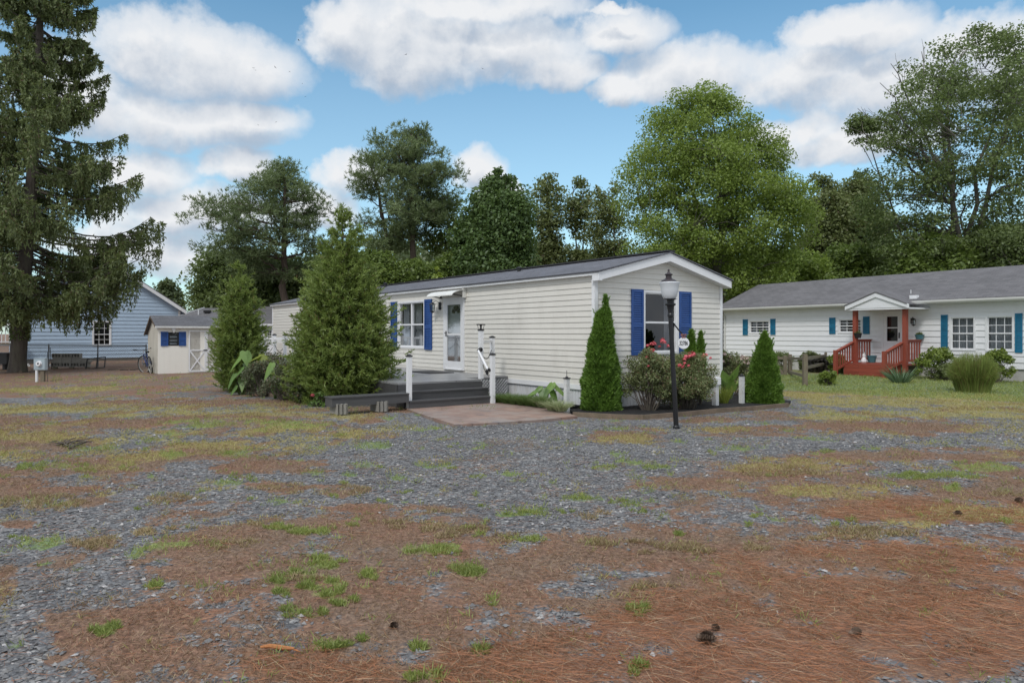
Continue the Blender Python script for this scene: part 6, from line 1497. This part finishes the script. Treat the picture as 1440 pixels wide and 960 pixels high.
for i, (px, py) in enumerate(((763, 573), (778, 577), (790, 578.5))):
    x, y = GP(px, py, .07); grass_clump('striped_grass', ['cream striped grass clump next to the green border grass', 'cream striped grass clump in the middle of its row', 'cream striped grass clump against the short capped post'][i], x, y+.12, 300, .27, .42, L_vari, 220+i, w=.011, z0=.07, group='striped grass clumps by the patio')
x, y = GP(1022, 571); grass_clump('striped_grass', 'upright yellow striped grass between the white posts', x, y+.2, 170, .52, .3, L_hosta, 230, w=.02, z0=0, droop=.3, lean=.3)
def mop(name, label, x, y, n, w_, h, mat, seed, wd=.01):
    r = np.random.default_rng(seed); th = r.random(n)*6.283; ph = np.arccos(1-r.random(n)*1.12); q = np.sqrt(r.random(n))
    b = np.stack([np.cos(th)*q*w_*.30, np.sin(th)*q*w_*.30, 0*q], 1); k = (.62+.50*r.random(n)**1.3)
    t_ = np.stack([np.cos(th)*np.sin(ph)*w_*.5*k, np.sin(th)*np.sin(ph)*w_*.5*k, h*(.42+.58*np.cos(ph))*k], 1); t_[:, 2] = np.maximum(t_[:, 2], .12)
    c = b*1.1+(t_-b)*.38; c[:, 2] = t_[:, 2]*.85+.16; s = unit(np.cross(t_-b+1e-3, r.normal(size=(n, 3)))); V = []
    for j in range(5):
        u = j/4; p = (1-u)**2*b+2*u*(1-u)*c+u*u*t_; ww = wd*(1-u**1.6)+.0012; V += [p-s*ww/2, p+s*ww/2]
    V = np.stack(V, 1).reshape(-1, 3); i = np.arange(n)[:, None, None]*10; f = np.array([(2*j, 2*j+1, 2*j+3, 2*j+2) for j in range(4)])[None]
    mb = MB(); mb.add(V, (i+f).reshape(-1, 4)); tag(mb.build(name, mat, None, (x, y, 0)), label, 'grass clump')
x, y = GP(1365, 553); mop('fountain_grass', 'big round fountain grass clump on the lawn before the white house', PX(1368, y+.45), y+.45, 9000, 1.28, 1.0, L_fgrass, 231)
x, y = GP(1282, 540); grass_clump('yucca_plant', 'grey green spiky yucca right of the red porch steps', x, y+.6, 110, .72, .9, L_yucca, 232, w=.035, droop=.15, lean=1.1, cat='yucca')
def hb(px, s_, q): P = on_h2(hs(px, q), q, 0); return P[0], P[1]
for i, (px, qq, w_, h_, mt_, lb, sd) in enumerate(((1318, 1.1, 1.35, 1.05, L_bush, 'bright green shrub under the first pair of white house windows', 90), (1401, 1.0, .9, 1.05, L_bush, 'green shrub behind the fountain grass at the right window', 91), (1152, .9, .95, .6, L_dkbush, 'dark purple leaved shrub left of the red porch', 92), (1177, 1.2, .8, .75, L_bush, 'rounded shrub against the left railing of the red porch', 93), (1140, .7, .9, .8, L_dull, 'dull shrub at the white house wall behind the rail fence', 94), (1330, 1.4, .6, .55, L_dull, 'brownish low shrub between the yucca and the fountain grass', 97))):
    x, y = hb(px, 0, qq); shrub('shrub', lb, x, y, w_, w_*.8, h_, mt_, sd, n=4200, leaf=.075, group='shrubs along the white house')
x, y = GP(1166, 541.5); shrub('shrub', 'small yellow green shrub alone on the lawn left of the red steps', x, y, .62, .6, .42, L_bush, 95, n=3200, leaf=.05, low=.05)
x, y = GP(1118, 530); shrub('shrub', 'straggly grey green shrub beneath the split rails', x+.7, y+3.2, 1.1, .9, .8, L_dull, 96, n=2600, leaf=.06, low=.05)
# dark azaleas before the deck
for i, (px, D, w_, h_, lb) in enumerate(((372, 16.6, 1.0, .88, 'dark azalea shrub between the two drooping elephant ears'), (405, 15.6, 1.05, .95, 'dark azalea shrub next to the large cedar'), (432, 15.2, .8, .75, 'low azalea shrub tucked against the base of the large cedar'), (352, 17.6, .7, .7, 'small azalea shrub behind the drooping elephant ear'), (388, 17.4, 1.2, 1.08, 'taller azalea shrub below the deck railing'))):
    shrub('azalea_shrub', lb, PX(px, D), D, w_, .9, h_, L_azal, 100+i, n=6500, leaf=.04, group='azalea shrubs along the deck')
x, y = GP(447, 577); shrub('rose_bush', 'tiny rose with one pink bloom at the foot of the large cedar', x, y+.15, .4, .3, .36, L_ear, 110, n=500, leaf=.05, flowers=[(-.12, -.1, .31, .07, petal_r)], cat='rose bush', low=.1)
# yellowed fallen leaves by the edging
for i, (px, py, m_) in enumerate(((341, 559, L_hosta), (399, 567.5, L_hosta), (383, 567, edge_m))):
    x, y = GP(px, py); q = MB(); ear_leaf(q, (1, .3*(i-1), .1), np.array([0, 0, .04]), .24, rng, droop=.1); o = q.build('fallen_leaf', m_, None, (x-.08, y, 0)); tag(o, ['yellow fallen leaf below the left elephant ear plant', 'yellow fallen leaf against the edging by the azaleas', 'dry tan fallen leaf on the gravel near the edging'][i], 'fallen leaf', 'large fallen leaves')

# ------------------------------------------------------------------ pine cones, stick
def cone(px, py, L_, rz, label, tilt=.15):
    x, y = GP(px, py); r0 = L_*.36; q = MB(); n = 0
    q.lathe([(.002, -L_*.5), (r0*.45, -L_*.35), (r0*.5, 0), (r0*.25, L_*.35), (.001, L_*.5)], (0, 0, 0), 8)
    for ring in range(11):
        t = ring/10; z = -L_*.46+L_*.92*t; rr = r0*math.sin(math.pi*min(1, .22+.78*(1-t)**.8*1.0))**.7*(1 if t < .9 else .6)*(.35+.65*(1-t**3))
        for k in range(8):
            a = k*.785+ring*.4; c = np.array([math.cos(a), math.sin(a)]); s = np.array([-c[1], c[0]]); w = rr*.42
            p = lambda f, ws, dz: (c[0]*rr*f+s[0]*w*ws, c[1]*rr*f+s[1]*w*ws, z+dz)
            q.add([p(.35,-.5,0), p(.35,.5,0), p(1,.75,L_*.07), p(1.08,0,L_*.10), p(1,-.75,L_*.07)], [(0,1,2,3,4)])
            q.add([p(.35,-.5,-.004), p(.35,.5,-.004), p(1,.75,L_*.05), p(1,-.75,L_*.05)], [(0,3,2,1)])
    o = q.build('pine_cone', simple('cone_brown', (.15,.10,.07), .8, .3, 40) if 'cone_brown' not in MATS else MATS['cone_brown'], None, (x, y, gzf(x, y)+r0*.75)); o.rotation_euler = (math.pi/2-tilt, 0, rz); tag(o, label, 'pine cone', 'pine cones on the ground')
cone(992, 903, .105, R(55), 'large open pine cone lying in the orange needles')
cone(1007, 885, .06, R(-60), 'small dark pine cone just behind the large open one')
cone(1202, 892, .075, R(100), 'dark pine cone in the thick needles right of the large one')
cone(1346, 724, .075, R(40), 'pine cone on the yellowish turf far right of the yard')
cone(1432, 706, .09, R(10), 'pine cone at the right edge of the yard')
cone(553, 882, .06, R(70), 'small brown pine cone in the dead turf near the green patch')
x, y = GP(390, 914); q = MB(); q.tube([(-.085, 0, .02), (-.04, .005, .026), (.02, -.004, .024), (.085, .0, .02)], [.006, .011, .012, .007], 7); q.tube([(.07, 0, .02), (.12, -.01, .012)], [.006, .002], 5)
o = q.build('stick', simple('orange_wood', (.42,.17,.06), .8, .25, 30), None, (x, y, gzf(x, y))); o.rotation_euler = (0, 0, -.1); tag(o, 'short orange stick lying on the brown turf', 'stick')
r_ = np.random.default_rng(6); bt = MB(); X_, Y_ = GP(95, 628)
for k in range(12): a = r_.random()*3-.2; bt.tube(limb_path((r_.normal()*.1, r_.normal()*.1, .02), (math.cos(a)*.32, math.sin(a)*.2, .05+.05*r_.random()), 5, r=r_, up=.1), np.linspace(.012, .004, 5), 4, cap=False)
tag(bt.build('fallen_branch', bark_d, None, (X_, Y_, 0)), 'small fallen dead branch on the turf at the left', 'branch')

# birds
bsp = [(357,96,.5),(387,95,.6),(407,101,.45),(359,99,.35),(425,118,.4),(430,136,.4),(420,57,.7),(388,172,.35),(363,176,.3),(571,77,.6),(679,97,.5)]
q = MB()
def bird(q):
    for s in (-1, 1): q.add([(0,.22,0),(0,-.22,0),(s*.55,-.10,.22),(s*1.15,-.28,.10),(s*.60,.16,.22)], [(0,1,2,3,4)] if s > 0 else [(4,3,2,1,0)])
    q.lathe([(.005, -.34), (.09, -.1), (.10, .1), (.04, .3), (.005, .38)], (0, 0, 0), 6); return q
b0 = MB(); bird(b0); v = b0.v; bo = b0.build('bird', blackpl, None)
for i, (px, py, s) in enumerate(bsp):
    o = bo if i == 0 else bo.copy()
    if i: COL.objects.link(o)
    D = 190; o.location = (PX(px, D), D, PZ(py, D)); o.rotation_euler = (.2, .4*math.sin(i*2.1), i*1.3); o.scale = (s*.9,)*3
    tag(o, 'small dark bird soaring high against the blue sky', 'bird', 'birds soaring in the sky')

# ------------------------------------------------------------------ sky, sun, camera
w = bpy.data.worlds.new('World'); sc.world = w; w.use_nodes = True; nt = w.node_tree; N = nt.nodes; L = nt.links; N.clear()
out = N.new('ShaderNodeOutputWorld'); bg = N.new('ShaderNodeBackground'); L.new(bg.outputs[0], out.inputs[0]); bg.inputs[1].default_value = .11
SUN_EL, SUN_AZ = R(48), R(205)       # sun behind the camera, a little to the left (azimuth clockwise from +Y)
sky = N.new('ShaderNodeTexSky'); sky.sky_type = 'NISHITA'; sky.sun_disc = False; sky.sun_elevation = SUN_EL; sky.sun_rotation = SUN_AZ; sky.air_density = 1.0; sky.dust_density = .4; sky.ozone_density = 2.0
tc = N.new('ShaderNodeTexCoord'); sp = N.new('ShaderNodeSeparateXYZ'); L.new(tc.outputs['Generated'], sp.inputs[0])
az = mth(nt, 'ARCTAN2', sp.outputs[0], sp.outputs[1]); el = mth(nt, 'ARCSINE', sp.outputs[2])
cb = N.new('ShaderNodeCombineXYZ'); L.new(az, cb.inputs[0]); L.new(el, cb.inputs[1])
CL = [(270,88,150,58),(185,85,55,34),(350,98,66,40),(240,170,170,42),(345,165,80,26),(120,150,60,60),(590,70,130,68),(500,50,75,55),(700,75,130,52),(665,5,150,26),(790,100,60,26),(870,45,70,34),(960,105,105,42),(880,120,50,24),
      (1190,48,95,34),(1245,62,60,30),(1120,112,110,42),(1260,125,170,50),(1350,60,100,38),(1200,205,130,34),(1120,190,60,24),(1420,90,90,70),(200,240,80,34),(345,238,52,30),(270,300,120,36),(210,350,110,40),(490,250,40,34),(672,240,42,34),(700,262,40,20),(450,300,50,30),(860,8,40,8)]
grp = bpy.data.node_groups.new('CloudField', 'ShaderNodeTree'); grp.interface.new_socket('P', in_out='INPUT', socket_type='NodeSocketVector'); grp.interface.new_socket('D', in_out='OUTPUT', socket_type='NodeSocketFloat')
gi = grp.nodes.new('NodeGroupInput'); go = grp.nodes.new('NodeGroupOutput')
n1 = noise(grp, gi.outputs[0], 7, 4, .6); n2 = noise(grp, gi.outputs[0], 24, 5, .6)
def vm(nt, op, a, b):
    m = nt.nodes.new('ShaderNodeVectorMath'); m.operation = op
    for i, v in enumerate((a, b)):
        if isinstance(v, tuple): m.inputs[i].default_value = v
        else: nt.links.new(v, m.inputs[i])
    return m.outputs[0]
wv = vm(grp, 'MULTIPLY', vm(grp, 'SUBTRACT', n1.outputs['Color'], (.5, .5, .5)), (.10, .06, 0)); wv2 = vm(grp, 'MULTIPLY', vm(grp, 'SUBTRACT', n2.outputs['Color'], (.5, .5, .5)), (.035, .03, 0))
P = vm(grp, 'ADD', vm(grp, 'ADD', gi.outputs[0], wv), wv2); s_ = grp.nodes.new('ShaderNodeSeparateXYZ'); grp.links.new(P, s_.inputs[0])
acc = None
for (cx, cy, rx, ry) in CL:
    a_ = math.atan((cx-720)/F); e_ = math.atan((HZ-cy)/F*math.cos(a_)); ra = rx/F*math.cos(a_)**2*1.07; re = ry/F*math.cos(a_)*1.07
    dx = mth(grp, 'MULTIPLY_ADD', s_.outputs[0], 1/ra, -a_/ra); dy = mth(grp, 'MULTIPLY_ADD', s_.outputs[1], 1/re, -e_/re)
    dy = mth(grp, 'MAXIMUM', dy, mth(grp, 'MULTIPLY', dy, -1.35)); f = mth(grp, 'SUBTRACT', 1.0, mth(grp, 'MULTIPLY_ADD', dx, dx, mth(grp, 'MULTIPLY', dy, dy)))
    acc = f if acc is None else mth(grp, 'SMOOTH_MAX', acc, f, .25)
# broken cloud cover for the rest of the sky, overhead and behind
n3 = noise(grp, gi.outputs[0], 2.2, 4, .6)
g_el = grp.nodes.new('ShaderNodeSeparateXYZ'); grp.links.new(gi.outputs[0], g_el.inputs[0])
outm = mth(grp, 'MAXIMUM', mth(grp, 'DIVIDE', mth(grp, 'SUBTRACT', g_el.outputs[1], .52), .15), mth(grp, 'DIVIDE', mth(grp, 'SUBTRACT', mth(grp, 'ABSOLUTE', g_el.outputs[0]), .72), .2), clamp=False)
outm = mth(grp, 'MINIMUM', outm, 1.0); rest = mth(grp, 'SUBTRACT', mth(grp, 'MULTIPLY_ADD', n3.outputs[0], 4.0, -1.35), mth(grp, 'MULTIPLY', mth(grp, 'SUBTRACT', 1.0, outm), 3.0))
acc = mth(grp, 'MAXIMUM', acc, rest)
dens = mth(grp, 'ADD', acc, mth(grp, 'MULTIPLY', mth(grp, 'SUBTRACT', n2.outputs[0], .5), 1.3)); dens = mth(grp, 'ADD', dens, mth(grp, 'MULTIPLY', mth(grp, 'SUBTRACT', n1.outputs[0], .5), 1.0))
grp.links.new(dens, go.inputs[0])
def cf(vec): g = N.new('ShaderNodeGroup'); g.node_tree = grp; L.new(vec, g.inputs[0]); return g.outputs[0]
d0_ = cf(cb.outputs[0]); up_ = cf(vm(nt, 'ADD', cb.outputs[0], (-.006, .030, 0)))
mask = ramp(nt, [(0, (0,0,0)), (.5, (.75,.75,.75)), (1, (1,1,1))], mth(nt, 'MULTIPLY_ADD', d0_, .85, .30)).outputs[0]
n5 = noise(nt, cb.outputs[0], 13, 5, .6)
shade = mth(nt, 'MULTIPLY_ADD', mth(nt, 'SUBTRACT', up_, mth(nt, 'MULTIPLY', d0_, .45)), .75, .18); shade = mth(nt, 'ADD', shade, mth(nt, 'MULTIPLY', mth(nt, 'SUBTRACT', n5.outputs[0], .5), .9), clamp=True)
K = .97/.11
ccol = ramp(nt, [(0, (.56*K, .57*K, .585*K)), (.4, (.46*K, .485*K, .52*K)), (.8, (.32*K, .365*K, .43*K)), (1, (.28*K, .33*K, .40*K))], shade).outputs[0]
hzr = ramp(nt, [(0, (1,1,1)), (.14, (.75,.75,.75)), (.42, (0,0,0))], el).outputs[0]
skc = mixc(nt, 1, sky.outputs[0], (.74, .98, .93), 'MULTIPLY')
skc = mixc(nt, mth(nt, 'MULTIPLY', hzr, .45), skc, (.40*K, .47*K, .55*K))
zen_fill = ramp(nt, [(0, (1,1,1)), (.45, (1,1,1)), (.75, (1.9,1.9,1.9))], mth(nt, 'DIVIDE', el, 1.5)).outputs[0]  # sky overhead, out of view, brightened as added fill light
L.new(mixc(nt, 1, mixc(nt, mask, skc, ccol), zen_fill, 'MULTIPLY'), bg.inputs[0])
sl = bpy.data.lights.new('sun', 'SUN'); sl.energy = 1.05; sl.angle = R(14); sl.color = (1, .965, .91)
so_ = bpy.data.objects.new('sun', sl); COL.objects.link(so_)
dvec = Vector((math.sin(SUN_AZ)*math.cos(SUN_EL), math.cos(SUN_AZ)*math.cos(SUN_EL), math.sin(SUN_EL))); so_.rotation_euler = dvec.to_track_quat('Z', 'Y').to_euler()

cam = bpy.data.cameras.new('camera'); co = bpy.data.objects.new('camera', cam); COL.objects.link(co)
co.location = (0, 0, CAM_H); co.rotation_euler = (math.pi/2, 0, 0); cam.lens = 25; cam.sensor_width = 36; cam.shift_y = -12/1440; cam.clip_end = 3000; cam.clip_start = .05
sc.camera = co
sc.view_settings.view_transform = 'Standard'; sc.view_settings.look = 'None'; sc.view_settings.gamma = 1; sc.view_settings.use_curve_mapping = False; sc.view_settings.exposure = 0.66
sc.render.engine = 'CYCLES'; sc.cycles.max_bounces = 5; sc.cycles.diffuse_bounces = 3; sc.cycles.transparent_max_bounces = 8; sc.cycles.use_denoising = True
